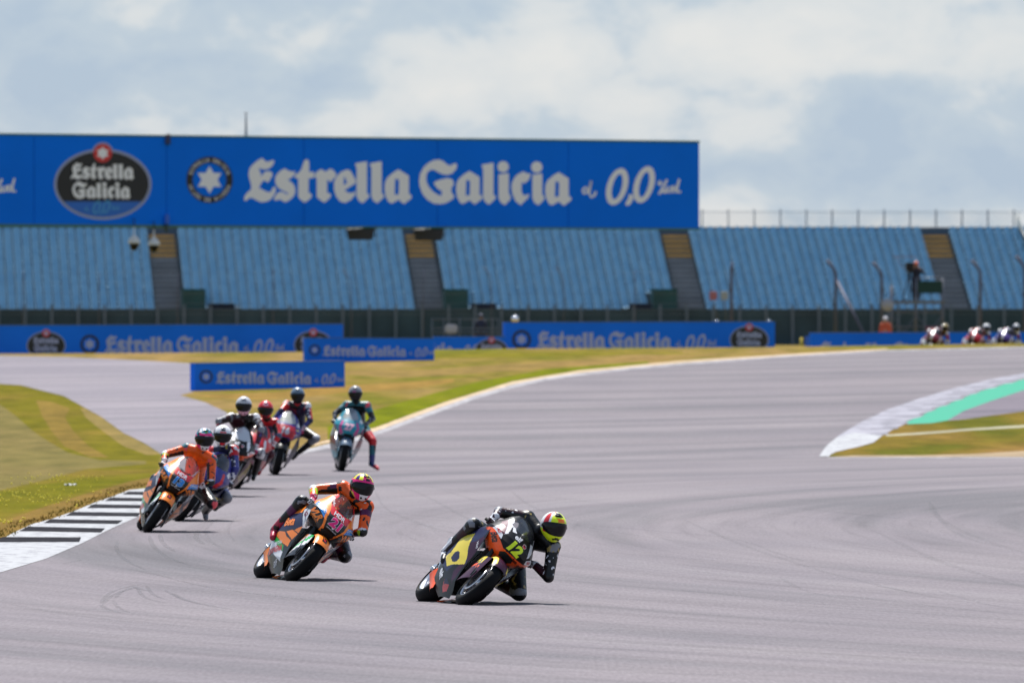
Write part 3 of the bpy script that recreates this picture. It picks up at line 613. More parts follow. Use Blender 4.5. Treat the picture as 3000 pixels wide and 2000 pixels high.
# badge (ring with star) round (613.5, 527); oval logo round (301, 527)
RC = (614, 527)
def xf(q, s, dx, dy, ox=0, oy=0): return [((a - ox) * s + dx, (b - oy) * s + dy) for a, b in q]
BRD_BLUE = mat('board_blue', (.0, .165, .84), rough=.65, var=.05, scale=.4, spec=.12); INKW = mat('board_white', (.82, .825, .87), rough=.65, spec=.1); INKB = mat('board_black', (.008, .009, .013), rough=.5)
INKR = mat('board_red', (.6, .03, .03), rough=.5); INKS = mat('board_rim', (.30, .34, .52), rough=.5); INKC = mat('board_cyan', (.05, .28, .58), rough=.5); INKT = mat('board_blue_light', (.01, .13, .55), rough=.5)
PM = [BRD_BLUE, INKW, INKB, INKR, INKS, INKC, INKT]
class Board:
    """an upright board through two ground-plan points; artwork is laid on its face"""
    def __init__(s, pl, pr):   # world (x, y) of the left and right ends
        s.a = Vector((pl[0], pl[1], 0)); s.b = Vector((pr[0], pr[1], 0)); s.u = (s.b - s.a).normalized(); s.n = Vector((s.u.y, -s.u.x, 0))
    def hit(s, px, py, off=0.):
        d = W(px, py, 1.0) - Vector((0, 0, CAMZ)); o_ = Vector((0, 0, CAMZ)); t = (s.a + s.n * off - o_).dot(s.n) / d.dot(s.n); return o_ + d * t
    def art(s, bm, polys, holes, mi, off, k=(1, 0, 0, 0, 0)):
        sc, dx, dy, ox, oy = k
        P_ = [xf(q, sc, dx, dy, ox, oy) for q in polys]; H_ = [xf(q, sc, dx, dy, ox, oy) for q in holes]
        t = poly_bm(P_, H_); mp_ = {}
        for v in t.verts: mp_[v] = bm.verts.new(s.hit(v.co.x, v.co.y, off))
        for f in t.faces:
            g = bm.faces.new([mp_[v] for v in f.verts]); g.material_index = mi; g.normal_update()
            if g.normal.dot(s.n) < 0: g.normal_flip()
        t.free()
    def text(s, bm, txt, cx, cy, h, mi, off, ang=0., bold=.02, ws=1.):
        t = text_bm(txt, h, bold, 0, ws); ca, sa = math.cos(ang), math.sin(ang); mp_ = {}
        for v in t.verts:
            x, y = v.co.x * ca - v.co.y * sa, v.co.x * sa + v.co.y * ca; mp_[v] = bm.verts.new(s.hit(cx + x, cy - y, off))
        for f in t.faces:
            g = bm.faces.new([mp_[v] for v in f.verts]); g.material_index = mi
        t.free()
    def word(s, bm, k, e=.004):
        s.art(bm, WORD1, WORD1H, 1, e, k); s.art(bm, WORD2, WORD2H, 1, e, k); s.art(bm, ZERO, ZEROH, 1, e, k)
        for q in SMALL: s.art(bm, [q], [], 1, e, k)
    def badge(s, bm, k, e=.004, letters=True):
        s.art(bm, [circ(*RC, 68, 40)], [circ(*RC, 49, 40)], 2, e, k); s.art(bm, [star(*RC, 40)], [], 1, e, k)
        if letters:
            for txt, a0, flip in (('ESTRELLA GALICIA', -math.pi / 2, 1), ('HIJOS DE RIVERA', math.pi / 2, -1)):
                n_ = len(txt)
                for i_, c in enumerate(txt):
                    if c == ' ': continue
                    a = a0 + flip * (i_ - (n_ - 1) / 2) * (2.6 / n_)
                    x, y = RC[0] + 58.5 * math.cos(a), RC[1] + 58.5 * math.sin(a); X, Y = (x - k[3]) * k[0] + k[1], (y - k[4]) * k[0] + k[2]
                    s.text(bm, c, X, Y, 10 * k[0], 1, e + .003, ang=-(a + math.pi / 2) if flip > 0 else -(a - math.pi / 2))
    def oval(s, bm, k, e=.004):
        C = (301, 540)
        shape = lambda g: [q for q in [( C[0] + (143 + g) * math.cos(t), C[1] + (104 + g) * math.sin(t)) for t in [2 * math.pi * i / 60 for i in range(60)]]]
        knob = lambda g: circ(301, 448, 31 + g, 36)
        blk = 590.5
        s.art(bm, [shape(0), knob(0)], [], 4, e, k)
        s.art(bm, [shape(-8), knob(-5)], [], 2, e + .004, k)
        low = [(x, y) for x, y in shape(-8) if y > blk]; low = [(x, y) for x, y in sorted(low, key=lambda p: -math.atan2(p[1] - C[1], p[0] - C[0]))]
        s.art(bm, [[(low[0][0] - 6, blk)] + low + [(low[-1][0] + 6, blk)]], [], 6, e + .008, k)
        s.art(bm, [circ(301, 449, 27, 32)], [], 3, e + .008, k); s.art(bm, [star(301, 449, 19, 12)], [], 1, e + .012, k)
        def sub(polys, holes, scl, ox, oy, tx, ty, mi): # artwork inside the logo
            s.art(bm, [xf(q, scl, tx, ty, ox, oy) for q in polys], [xf(q, scl, tx, ty, ox, oy) for q in holes], mi, e + .012, k)
        sub(WORD1, WORD1H, .378, 715, 530, 207, 502, 1); sub(WORD2, WORD2H, .382, 1228, 530, 212, 556, 1)
        sub(ZERO, ZEROH, .36, 1848, 545, 298, 607, 5)
        for q in SMALL: sub([q], [], .36, 1848, 545, 298, 607, 5)

# ---- big gantry billboard
BB = Board(((0 - 1500) / F * 424, 424), ((2050 - 1500) / F * 441, 441))
def slab(bm, B, pts, th, mi=0, off=0., out=0.):
    """panel with the photo outline pts (closed polygon), thickness th behind the face"""
    f_ = [B.hit(x, y, off) for x, y in pts]; n_ = len(f_)
    fr = [bm.verts.new(p) for p in f_]; bk = [bm.verts.new(p - B.n * th) for p in f_]
    a = bm.faces.new(fr); b = bm.faces.new(bk[::-1]); a.material_index = b.material_index = mi; a.normal_update()
    for i in range(n_):
        g = bm.faces.new((fr[i], fr[(i + 1) % n_], bk[(i + 1) % n_], bk[i])); g.material_index = mi
    bmesh.ops.recalc_face_normals(bm, faces=bm.faces[:])
c0 = BB.hit(1000, 660)
bb = empty('billboard', (c0.x, c0.y, zg(c0.x, c0.y)), 'huge blue beer billboard spanning high above the track in front of the grandstand', 'billboard')
def put(name, bm, mats, par, smooth=False):
    o = link(name, bm, mats, par, smooth)
    o.matrix_parent_inverse = Matrix.Translation(-par.location); return o
bm = bmesh.new()
seams = [-620, 100, 488, 890, 1282, 1665, 2049]
top = lambda x: 395.5 + 22.5 * x / 2050; bot = lambda x: 656 + 12.5 * x / 2050
for a, b in zip(seams, seams[1:]): slab(bm, BB, [(a + .9, top(a)), (b - .9, top(b)), (b - .9, bot(b)), (a + .9, bot(a))], .25)
put('panel', bm, BRD_BLUE, bb)
bm = bmesh.new()
GRN = mat('frame_green', (.03, .16, .12), rough=.5)
for a, b in ((top, -1), (bot, 1)):
    for off_, col in ((0, 0),): slab(bm, BB, [(-620, a(-620) + min(0, b * 5)), (2051, a(2051) + min(0, b * 5)), (2051, a(2051) + max(0, b * 5)), (-620, a(-620) + max(0, b * 5))], .32, off=.03)
for a in seams[1:-1]: slab(bm, BB, [(a - .5, top(a) + 2), (a + .5, top(a) + 2), (a + .5, bot(a) - 2), (a - .5, bot(a) - 2)], .2, off=-.05)
# lattice truss behind the panels carries them to legs standing left of the picture
T0, T1 = BB.hit(-620, 420), BB.hit(2040, 440)
for z_ in (.3, 3.0):
    tube(bm, [T0 - BB.n * .6 - Vector((0, 0, z_)), T1 - BB.n * .6 - Vector((0, 0, z_))], .06)
for i in range(24):
    a = T0.lerp(T1, i / 24) - BB.n * .6; b = T0.lerp(T1, (i + 1) / 24) - BB.n * .6; tube(bm, [a - Vector((0, 0, .3)), b - Vector((0, 0, 3.0))], .035)
put('frame', bm, GRN, bb)
for q in (-560, -480):
    bm = bmesh.new(); p = BB.hit(q, 500) - BB.n * .6; tube(bm, [(p.x, p.y, zg(p.x, p.y)), (p.x, p.y, p.z + .3)], .2, 12); put('support_leg', bm, GRN, bb)
bm = bmesh.new(); BB.word(bm, (1, 0, 0, 0, 0)); put('lettering', bm, PM, bb)
bm = bmesh.new(); BB.badge(bm, (1, 0, 0, 0, 0)); put('star_badge', bm, PM, bb)
bm = bmesh.new(); BB.oval(bm, (1, 0, 0, 0, 0)); put('oval_logo', bm, PM, bb)
bm = bmesh.new()
for q in SMALL[3:]: BB.art(bm, [sh(q, -1948, -2)], [], 1, .004)
put('lettering', bm, PM, bb)
# things hung from the board
def hang(x0, y0, w_, h_): # dark loudspeaker, trapezoid
    p = BB.hit(x0, y0, -.1); s_ = F / p.y
    t = empty('loudspeaker', p, None, 'loudspeaker', 'loudspeakers under the billboard'); bm = bmesh.new()
    vs = [(-w_ / 2, 0), (w_ / 2, 0), (w_ / 2 * .84, -h_), (-w_ / 2 * .84, -h_)]
    f_ = [bm.verts.new((a / s_, -.02, b / s_)) for a, b in vs]; k_ = [bm.verts.new((a / s_ * .9, .45, b / s_ + .08)) for a, b in vs]
    bm.faces.new(f_); bm.faces.new(k_[::-1])
    for i in range(4): bm.faces.new((f_[i], f_[(i + 1) % 4], k_[(i + 1) % 4], k_[i]))
    bmesh.ops.recalc_face_normals(bm, faces=bm.faces[:]); bmesh.ops.bevel(bm, geom=bm.edges[:], offset=.015, segments=2, affect='EDGES')
    link('cabinet', bm, mat('speaker_black', (.018, .018, .02), rough=.5), t)
    bm = bmesh.new(); box(bm, (0, -.035, -h_ / s_ / 2), (w_ / s_ * .78, .012, h_ / s_ * .62)); link('grille', bm, mat('speaker_grille', (.03, .03, .033), rough=.8, bump=.004, bscale=90), t)
    for sgn in (-1, 1):
        bm = bmesh.new(); tube(bm, [(sgn * w_ / s_ * .54, .1, .06), (sgn * w_ / s_ * .5, .1, -h_ / s_ * .75)], .012); tube(bm, [(sgn * w_ / s_ * .54, .1, .06), (sgn * w_ / s_ * .54, .1, .16)], .012); link('bracket', bm, DARKM, t)
    return t
tag(hang(1056, 672, 84, 31), 'black trapezoid loudspeaker hung under the billboard over blue seats, left one of the pair')
tag(hang(1256, 673, 92, 32), 'black trapezoid loudspeaker hung under the billboard in front of the yellow steps')
def ptz(x0, y0, x1, y1, lab):
    p = BB.hit(x0, 660, .25); s_ = F / p.y; zz = W(x0, y0, p.y).z; t = empty('dome_camera', (p.x, p.y, zz), lab, 'security camera', 'dome cameras under the billboard')
    bm = bmesh.new(); h_ = (y1 - y0) / s_; r_ = 17 / s_
    lathe(bm, [(0.0, .02), (-.1 * h_, .025), (-.32 * h_, .03), (-.42 * h_, r_ * .55), (-.55 * h_, r_ * .95), (-.66 * h_, r_ * 1.05), (-.69 * h_, r_ * 1.03), (-.69 * h_, 0.001)], 'Z', seg=24); link('housing', bm, mat('camera_white', (.62, .63, .62), rough=.4), t)
    bm = bmesh.new(); lathe(bm, [(-.69 * h_, r_ * .82)] + [(-.69 * h_ - .31 * h_ * math.sin(a), r_ * .82 * math.cos(a) + .001) for a in [math.pi / 2 * i / 6 for i in range(7)]], 'Z', seg=24); link('dome', bm, VIS, t)
    bm = bmesh.new(); tube(bm, [(0, 0, -.02), (0, 0, .25), (0, .3, .3)], .02); link('mount_arm', bm, DARKM, t)
ptz(393, 664, 393, 735, 'white hanging dome camera under the billboard in front of blue seats')
ptz(451, 672, 451, 739, 'white hanging dome camera under the billboard in front of the yellow steps')
p = BB.hit(490, 660, .12); s_ = F / p.y
t = empty('junction_box', (p.x, p.y, p.z), 'small blue box with dark cables on the billboard lower edge by the dome cameras', 'electrical box')
bm = bmesh.new(); box(bm, (0, 0, 18 / s_), (12 / s_, .12, 28 / s_)); bmesh.ops.bevel(bm, geom=bm.edges[:], offset=.012, segments=1, affect='EDGES'); link('case', bm, mat('box_blue', (.02, .12, .6), rough=.4), t)
bm = bmesh.new(); tube(bm, [(-.6, 0, .02), (-.8, 0, -.1), (-1.15, 0, -.02)], .012, 6); link('cable', bm, mat('cable_dark', (.02, .05, .04), rough=.6), t)
bm = bmesh.new(); tube(bm, [(-.01, 0, .03), (-.06, 0, -.12), (.0, 0, -.24)], [.09, .07, .05], 8); link('cable', bm, mat('cable_dark', (.02, .05, .04), rough=.6), t)
p = BB.hit(492, top(492), .05); t = empty('bracket_lamp', (p.x, p.y, p.z), 'small dark bracket sitting on the top edge of the billboard', 'bracket')
bm = bmesh.new(); box(bm, (0, 0, -.14), (.2, .16, .28)); link('base', bm, mat('box_navy', (.01, .03, .12), rough=.5), t)
bm = bmesh.new(); box(bm, (0, 0, .05), (.12, .12, .1)); tube(bm, [(-.08, 0, .03), (.08, 0, .09)], .025); link('clamp', bm, mat('clamp_red', (.12, .05, .05), rough=.5), t)
p = BB.hit(745, 410) - BB.n * .6; hh = (410 - 330) / F * p.y; bm = bmesh.new(); tube(bm, [(0, 0, -.3), (0, 0, hh)], [.055, .03], 8); tube(bm, [(-.07, 0, hh), (.07, 0, hh)], .02, 6)
o = link('antenna_mast', bm, mat('mast_grey', (.22, .23, .25), rough=.5, metal=.3)); o.location = p
tag(o, 'thin grey mast rising behind the top edge of the billboard', 'mast')

# ---- trackside boards
def low_board(name, label, pl, pr, ext, H, items, ground_off=0.0, th=.18):
    """pl/pr: (px, D) of the visible ends; ext: outline [(px, ytop, ybot)] ; items: artwork calls"""
    B = Board(((pl[0] - 1500) / F * pl[1], pl[1]), ((pr[0] - 1500) / F * pr[1], pr[1]))
    c = B.hit((pl[0] + pr[0]) / 2, ext[0][2]); t = empty(name, (c.x, c.y, zg(c.x, c.y)), label, 'advertising board')
    bm = bmesh.new()
    for (a, ta, ba), (b, tb, bb_) in zip(ext, ext[1:]): slab(bm, B, [(a, ta), (b, tb), (b, bb_), (a, ba)], th)
    put('panel', bm, [BRD_SOFT], t)
    fr = bmesh.new()
    for (a, ta, ba), (b, tb, bb_) in zip(ext, ext[1:]): slab(fr, B, [(a, ta - 1.6), (b, tb - 1.6), (b, tb), (a, ta)], th + .04, off=.02)
    put('frame', fr, mat('board_frame', (.10, .14, .28), rough=.5), t)
    n_ = max(2, int((ext[-1][0] - ext[0][0]) / 120))
    for i in range(n_):
        px = ext[0][0] + (ext[-1][0] - ext[0][0]) * (i + .5) / n_; q = B.hit(px, ext[0][2]) - B.n * (th + .1)
        bm = bmesh.new(); g = zg(q.x, q.y); zt = B.hit(px, lerp([(a, b) for a, b, c_ in ext], px)).z
        tube(bm, [(q.x, q.y, g), (q.x, q.y, zt - .1)], .03, 6); tube(bm, [(q.x, q.y + .5, g), (q.x, q.y, zt - .25)], .025, 6); put('stay', bm, DARKM, t)
    for fn, k in items:
        bm = bmesh.new(); {'w': B.word, 'o': B.oval, 'b': lambda b_, k_: B.badge(b_, k_, letters=False)}[fn](bm, k); put({'w': 'lettering', 'o': 'oval_logo', 'b': 'star_badge'}[fn], bm, PM, t)
BRD_SOFT = mat('board_blue_near', (.010, .165, .80), rough=.65, var=.08, scale=.5, spec=.12)
PM = [BRD_SOFT, mat('board_white_hazed', (.40, .43, .64), rough=.65, spec=.1)] + PM[2:]  # white print, dimmed and tinted lavender to stand in for heat haze
# (scale, dx, dy, ox, oy): photo point of artwork origin -> board position
low_board('advertising_board', 'long blue trackside board with oval logo at the left, below the dark grandstand wall', (-150, 384), (1004, 388),
          [(-720, 956, 1056), (1005, 949, 1046)], 1.1, [('o', (.40, 135, 1012, 301, 540)), ('b', (.41, 263, 1008, 614, 527)), ('w', (.412, 308, 1008, 720, 527)), ('w', (.412, -550, 1010, 720, 527)), ('o', (.40, 918, 1010, 301, 540))])
low_board('advertising_board', 'short blue board on the grass, upper of the two in the middle, with wordmark', (895, 340), (1272, 342),
          [(896, 990, 1064), (1272, 991, 1064)], .7, [('b', (.24, 922, 1025, 614, 527)), ('w', (.255, 947, 1027, 720, 527))])
low_board('advertising_board', 'nearest blue board standing on grass directly behind the white helmeted riders', (571, 298), (1010, 302),
          [(571, 1064, 1150), (1010, 1057, 1146)], .77, [('b', (.29, 604, 1103, 614, 527)), ('w', (.292, 634, 1105, 720, 527))])
low_board('advertising_board', 'low narrow blue board half hidden by grass left of the tall right board', (1275, 384), (1480, 385),
          [(1274, 986, 1035), (1480, 986, 1035)], .5, [('o', (.34, 1440, 1027, 301, 540)), ('w', (.30, 1270, 1020, 1480, 527))])
low_board('advertising_board', 'tall blue board with wordmark and oval logo right of centre, behind dry grass', (1480, 386), (2270, 392),
          [(1481, 944, 1036), (2270, 942, 1028)], 1.1, [('b', (.41, 1528, 994, 614, 527)), ('w', (.412, 1574, 995, 720, 527)), ('o', (.40, 2195, 995, 301, 540))])
low_board('advertising_board', 'low blue board at far right behind three distant riders', (2375, 410), (3080, 414),
          [(2377, 975, 1032), (3520, 970, 1024)], .6, [('w', (.42, 2400, 1026, 720, 527)), ('w', (.42, 2960, 1023, 720, 527))])

# ------------------------------------------------------------------ grandstand
SF = 622.0; SY = math.tan(R(3.8))
ang = R(3.8); su = Vector((math.cos(ang), math.sin(ang), 0)); sn = Vector((-math.sin(ang), math.cos(ang), 0))   # along the rows, and up the rows (away)
NR, TREAD, RISE = 17, .78, .2765
# seat rows: front row centre at photo x=1500
S0 = Vector((0, SF, 0)); ZF = 3.05
def st(a, r, z=0.):   # a metres along, r metres back
    q = S0 + su * a + sn * r; return Vector((q.x, q.y, z))
aisle_px = [-290, 497, 1265, 2032, 2808, 3560]          # aisle centres at the front row
def a_of(px):
    lo, hi = -60, 60
    for _ in range(40):
        m_ = (lo + hi) / 2; q = st(m_, 0); x = 1500 + q.x / q.y * F
        if x < px: lo = m_
        else: hi = m_
    return lo
AI = [a_of(p) for p in aisle_px]
print('aisles', [round(a, 2) for a in AI])
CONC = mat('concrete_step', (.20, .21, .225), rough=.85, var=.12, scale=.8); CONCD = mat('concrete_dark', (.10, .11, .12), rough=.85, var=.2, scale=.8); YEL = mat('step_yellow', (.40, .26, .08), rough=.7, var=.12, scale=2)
A0, A1 = AI[0] - 3, AI[-1] + 3
gs_ = empty('grandstand', st((A0 + A1) / 2, 0, 1.2), 'long grandstand of blue seats rising behind the circuit', 'grandstand')
bm = bmesh.new()
prof = [(-.9, 1.2), (-.9, ZF - .35), (-.35, ZF - .35)]
for i in range(NR): prof += [(-.35 + TREAD * i, ZF - .32 + RISE * i), (-.35 + TREAD * (i + 1), ZF - .32 + RISE * i)]
prof += [(TREAD * NR + .8, ZF - .32 + RISE * (NR - 1)), (TREAD * NR + .8, 1.2)]
va = [bm.verts.new(st(A0, r, z)) for r, z in prof]; vb = [bm.verts.new(st(A1, r, z)) for r, z in prof]
for i in range(len(prof) - 1): bm.faces.new((va[i], vb[i], vb[i + 1], va[i + 1]))
bm.faces.new(va[::-1]); bm.faces.new(vb); bmesh.ops.recalc_face_normals(bm, faces=bm.faces[:])
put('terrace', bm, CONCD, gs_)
rr = Matrix.Rotation(ang, 3, 'Z')
for a in AI[:]:
    bm = bmesh.new(); y_ = bmesh.new()
    for i in range(NR):
        for h in range(2):
            z_ = ZF - .32 + RISE * i + .002 + h * RISE / 2; tgt = y_ if 12 <= i else bm
            q = st(a, -.35 + TREAD * i + (.28 + .25 if h == 0 else .28 + .37), z_)
            box(tgt, q - Vector((0, 0, .001 if h == 0 else .05)), (1.42, TREAD * (.96 if h == 0 else .46), .03 if h == 0 else .13), 0, rr)
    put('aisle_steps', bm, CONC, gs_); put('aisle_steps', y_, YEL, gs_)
# seats
def seat_mesh():
    bm = bmesh.new()
    def pan(u, v): x = (u - .5) * .43; return Vector((x, -.2 + .36 * v, .02 + .03 * abs(2 * u - 1) ** 2 + (.05 * (v - .5)) + .0))
    grid(bm, pan, 4, 3)
    def bk(u, v): x = (u - .5) * (.425 - .10 * v ** 3); return Vector((x, .16 + .1 * v - .03 * abs(2 * u - 1) ** 2, -.0 + .40 * v - .05 * v ** 4 * abs(2 * u - 1) ** 2))
    grid(bm, bk, 5, 4)
    g = bmesh.ops.solidify(bm, geom=bm.faces[:], thickness=.02)
    box(bm, (0, .05, -.09), (.05, .22, .17))
    return bm
SEATC = [mat('seat_blue', (.185, .365, .52), rough=.5, spec=.3), mat('seat_blue_deep', (.17, .345, .50), rough=.5, spec=.3), mat('seat_blue_pale', (.20, .38, .53), rough=.55, spec=.3)]
sb = seat_mesh(); sms = []
for f in sb.faces: f.smooth = False
for m in SEATC:
    me = bpy.data.meshes.new('seat'); sb.to_mesh(me); me.materials.append(m); sms.append(me)
sb.verts.index_update(); sv = [v.co.copy() for v in sb.verts]; sfc = [[v.index for v in f.verts] for f in sb.faces]; sb.free()
spots = []
GAPS = []     # (a0, a1, rows) left free of seats for the vomitories
for px0, px1 in ((535, 692), (1303, 1458), (1838, 1990)): GAPS.append((a_of(px0) , a_of(px1)))
for r_ in range(NR):
    for a0, a1 in zip(AI, AI[1:]):
        n_ = int((a1 - a0 - 1.42) / .5)
        for i in range(n_):
            a = (a0 + a1) / 2 + (i - (n_ - 1) / 2) * .503
            q = st(a, r_ * TREAD + .05, ZF - .32 + RISE * r_ + .17 + .08)
            x = 1500 + q.x / q.y * F
            if x < -120 or x > 3130: continue
            if r_ < 1 and any(g0 - .2 < a < g1 + .2 for g0, g1 in GAPS): continue
            if r_ < 4 and any((g0 - .1 if k < 2 else g1 - 1.5) < a < (g0 + 1.4 if k < 2 else g1 + .1) for k, (g0, g1) in enumerate(GAPS)): continue
            spots.append((r_, x, q))
spots.sort(key=lambda t: (t[0], t[1]))
front = [s for s in spots if 0 <= s[1] <= 3000][:300]
fs = set(id(s) for s in front)
for r_, x, q in front:
    o = bpy.data.objects.new('seat', rnd.choice(sms)); COL.objects.link(o); o.location = q; o.rotation_euler = (0, 0, ang)
    tag(o, 'blue plastic stadium seat in the lowest rows of the grandstand', 'stadium seat', 'blue seats in the lowest grandstand rows')
vs, fc, mi_ = [], [], []
ca, sa = math.cos(ang), math.sin(ang)
for s in spots:
    if id(s) in fs: continue
    b = len(vs); q = s[2]; jx = rnd.uniform(-.01, .01); m_ = rnd.choice((0, 1, 2))
    vs += [(q.x + v.x * ca - v.y * sa + jx, q.y + v.x * sa + v.y * ca, q.z + v.z) for v in sv]; fc += [[b + i for i in f] for f in sfc]; mi_ += [m_] * len(sfc)
me = bpy.data.meshes.new('upper_seats'); me.from_pydata(vs, [], fc)
for m in SEATC: me.materials.append(m)
for p_, i in zip(me.polygons, mi_): p_.material_index = i
o = bpy.data.objects.new('upper_seats', me); COL.objects.link(o); tag(o, 'mass of blue plastic seats filling the upper rows of the grandstand', 'stadium seats', kind='stuff')
print('seats', len(spots), len(front))
# vomitory boxes and ledges
GBOX = mat('hoarding_green', (.012, .06, .052), rough=.6, var=.2, scale=1); LEDGE = mat('ledge_grey', (.075, .08, .095), rough=.95, spec=.02, var=.15, scale=1)
for (bx0, bx1, lx0_, lx1_), lab in zip(((534, 602, 604, 690), (1302, 1372, 1374, 1456), (1912, 1984, 1838, 1910)), ('left of the billboard wordmark', 'below the middle loudspeaker', 'below the right end of the billboard')):
    a, b = a_of(bx0), a_of(bx1); c = st((a + b) / 2, 1.0, ZF - .3)
    t = empty('entrance_hoarding', c, 'dark green boxed stair entrance among the blue seats ' + lab, 'stair entrance', 'green stair entrances of the grandstand')
    bm = bmesh.new(); w_ = b - a
    for dx, dy, sx_, sy_ in ((0, -1.1, w_, .06), (-w_ / 2 + .03, -.05, .06, 2.0), (w_ / 2 - .03, -.05, .06, 2.0), (0, .98, w_, .06)): box(bm, rr @ Vector((dx, dy, .73)), (sx_, sy_, 1.46), 0, rr)
    link('walls', bm, GBOX, t)
    bm = bmesh.new(); box(bm, rr @ Vector((0, -.05, 1.487)), (w_ + .06, 2.1, .05), 0, rr); link('cap', bm, mat('hoarding_top', (.01, .07, .05), rough=.95, spec=.02), t)
    bm = bmesh.new(); box(bm, rr @ Vector((0, -1.14, .2)), (w_ * .9, .02, .42), 0, rr); link('opening', bm, mat('dark_opening', (.01, .015, .018), rough=.8), t)
    a, b = a_of(lx0_), a_of(lx1_); c = st((a + b) / 2, .2, ZF - .3)
    t = empty('viewing_ledge', c, 'grey slab ledge beside the green stair entrance ' + lab, 'ledge', 'grey ledges of the grandstand')
    bm = bmesh.new(); box(bm, rr @ Vector((0, 0, .25)), (b - a, 1.3, .5), 0, rr); link('block', bm, LEDGE, t)
    bm = bmesh.new(); box(bm, rr @ Vector((0, -.69, .56)), (b - a - .1, .06, .34), 0, rr); link('back_panel', bm, mat('ledge_dark', (.03, .033, .045), rough=.95, spec=.02), t)
# fence behind the top row
zt = ZF - .32 + RISE * (NR - 1)
t = empty('security_fence', st(0, TREAD * NR + .5, zt), 'tall picket fence with regular posts along the top of the grandstand', 'fence')
FEN = mat('fence_grey', (.30, .34, .42), rough=.5, metal=.2)
q0, q1 = a_of(-150), a_of(3080); n_ = int((q1 - q0) / 1.46)
bm = bmesh.new(); rl = bmesh.new()
for i in range(int((q1 - q0) / .145)):
    q = st(q0 + .145 * i, TREAD * NR + .5, zt); box(bm, q + Vector((0, 0, .78)), (.016, .014, 1.36))
for z_ in (.2, 1.46): box(rl, st((q0 + q1) / 2, TREAD * NR + .53, zt + z_), ((q1 - q0), .03, .03), 0, rr)
put('pickets', bm, FEN, t); put('rail', rl, FEN, t)
bm = bmesh.new(); box(bm, st((q0 + q1) / 2, TREAD * NR + .45, zt + .30), ((q1 - q0), .05, .6), 0, rr); put('kick_panel', bm, mat('kick_panel', (.05, .09, .14), rough=.7), t)
for i in range(n_ + 1):
    bm = bmesh.new(); q = st(q0 + 1.46 * i, TREAD * NR + .56, zt); box(bm, q + Vector((0, 0, .80)), (.075, .06, 1.6)); put('post', bm, mat('fence_post', (.24, .27, .33), rough=.5), t)
# stair rail at far right
t = empty('stair_screen', st(a_of(2995), TREAD * NR, zt), 'dark sloping stair rail at the top right end of the grandstand', 'railing')
bm = bmesh.new(); p0 = W(2978, 625, 634); p1 = W(2984, 652, 633); p2 = W(3012, 715, 629)
tube(bm, [p0, p1], .04, 6); tube(bm, [p1, p2], .12, 6); put('rail', bm, mat('rail_dark', (.04, .06, .065), rough=.5), t)
bm = bmesh.new()
for k_ in (0, .5, 1): q = p1.lerp(p2, k_); tube(bm, [q, (q.x, q.y, q.z - 1.0)], .03, 6)
put('baluster', bm, mat('rail_dark'), t)
# dark wall below the seats with fence posts
WALLM = mat('wall_dark_green', (.030, .058, .072), rough=.8, var=.25, scale=.5)
t = empty('stand_wall', st(0, -1.2, 1.2), 'dark green wall with pale fence posts running below the blue seats', 'wall')
bm = bmesh.new(); box(bm, st(0, -1.3, (1.2 + 3.12) / 2), (A1 - A0, .3, 3.12 - 1.2), 0, rr); put('screen', bm, WALLM, t)
bm = bmesh.new(); box(bm, st(0, -1.3, 3.15), (A1 - A0, .36, .06), 0, rr); put('coping', bm, mat('coping', (.10, .12, .14), rough=.7), t)
for i in range(-1, 42):
    bm = bmesh.new(); a = a_of(72 + i * 77.3); q = st(a, -1.75, 1.2); box(bm, q + Vector((0, 0, 1.1)), (.13, .1, 2.2), 0, rr); put('post', bm, mat('wall_post', (.10, .13, .17), rough=.6), t)
# debris fence with cranked posts in front of the stand
CF = 560.0
t = empty('catch_fence', (0, CF, 1.2), 'tall debris fence with cranked steel posts between track and grandstand', 'fence')
PST = mat('catch_post', (.085, .085, .13), rough=.7)
for px, ty, crank in ((66, 790, 0), (290, 800, 0), (520, 800, 0), (800, 790, 0), (1030, 790, 1), (1240, 790, 0), (1440, 780, 1), (1652, 780, 1), (1860, 790, 0), (2143, 768, -1), (2448, 762, 1), (2583, 768, 1), (2872, 762, 1), (3002, 750, 1)):
    bm = bmesh.new(); D_ = CF; thin = 1.0 if px > 2100 else .35; r_ = .075 * (1 if px > 2100 else .28)
    base = W(px, 1000, D_); base.z = zg(base.x, base.y); knee = W(px, ty + 38, D_); tip = W(px - 27 * crank if crank > 0 else px + (3 if crank == 0 else 4), ty, D_)
    pts = [base, knee, tip] if crank == 0 else [base, knee, knee.lerp(tip, .3) + Vector((.03 * crank, 0, .06)), tip]
    tube(bm, pts, r_, 8); put('post', bm, PST, t)
bm = bmesh.new(); tube(bm, [W(2448, 815, CF), W(2530, 975, CF - 3)], .07, 8); put('brace', bm, PST, t)
bm = bmesh.new()
for y_ in (800, 830, 860, 890, 920): tube(bm, [W(-100, y_, CF), W(3100, y_, CF)], .006, 4)
put('wire', bm, mat('wire', (.2, .2, .22), rough=.5), t)

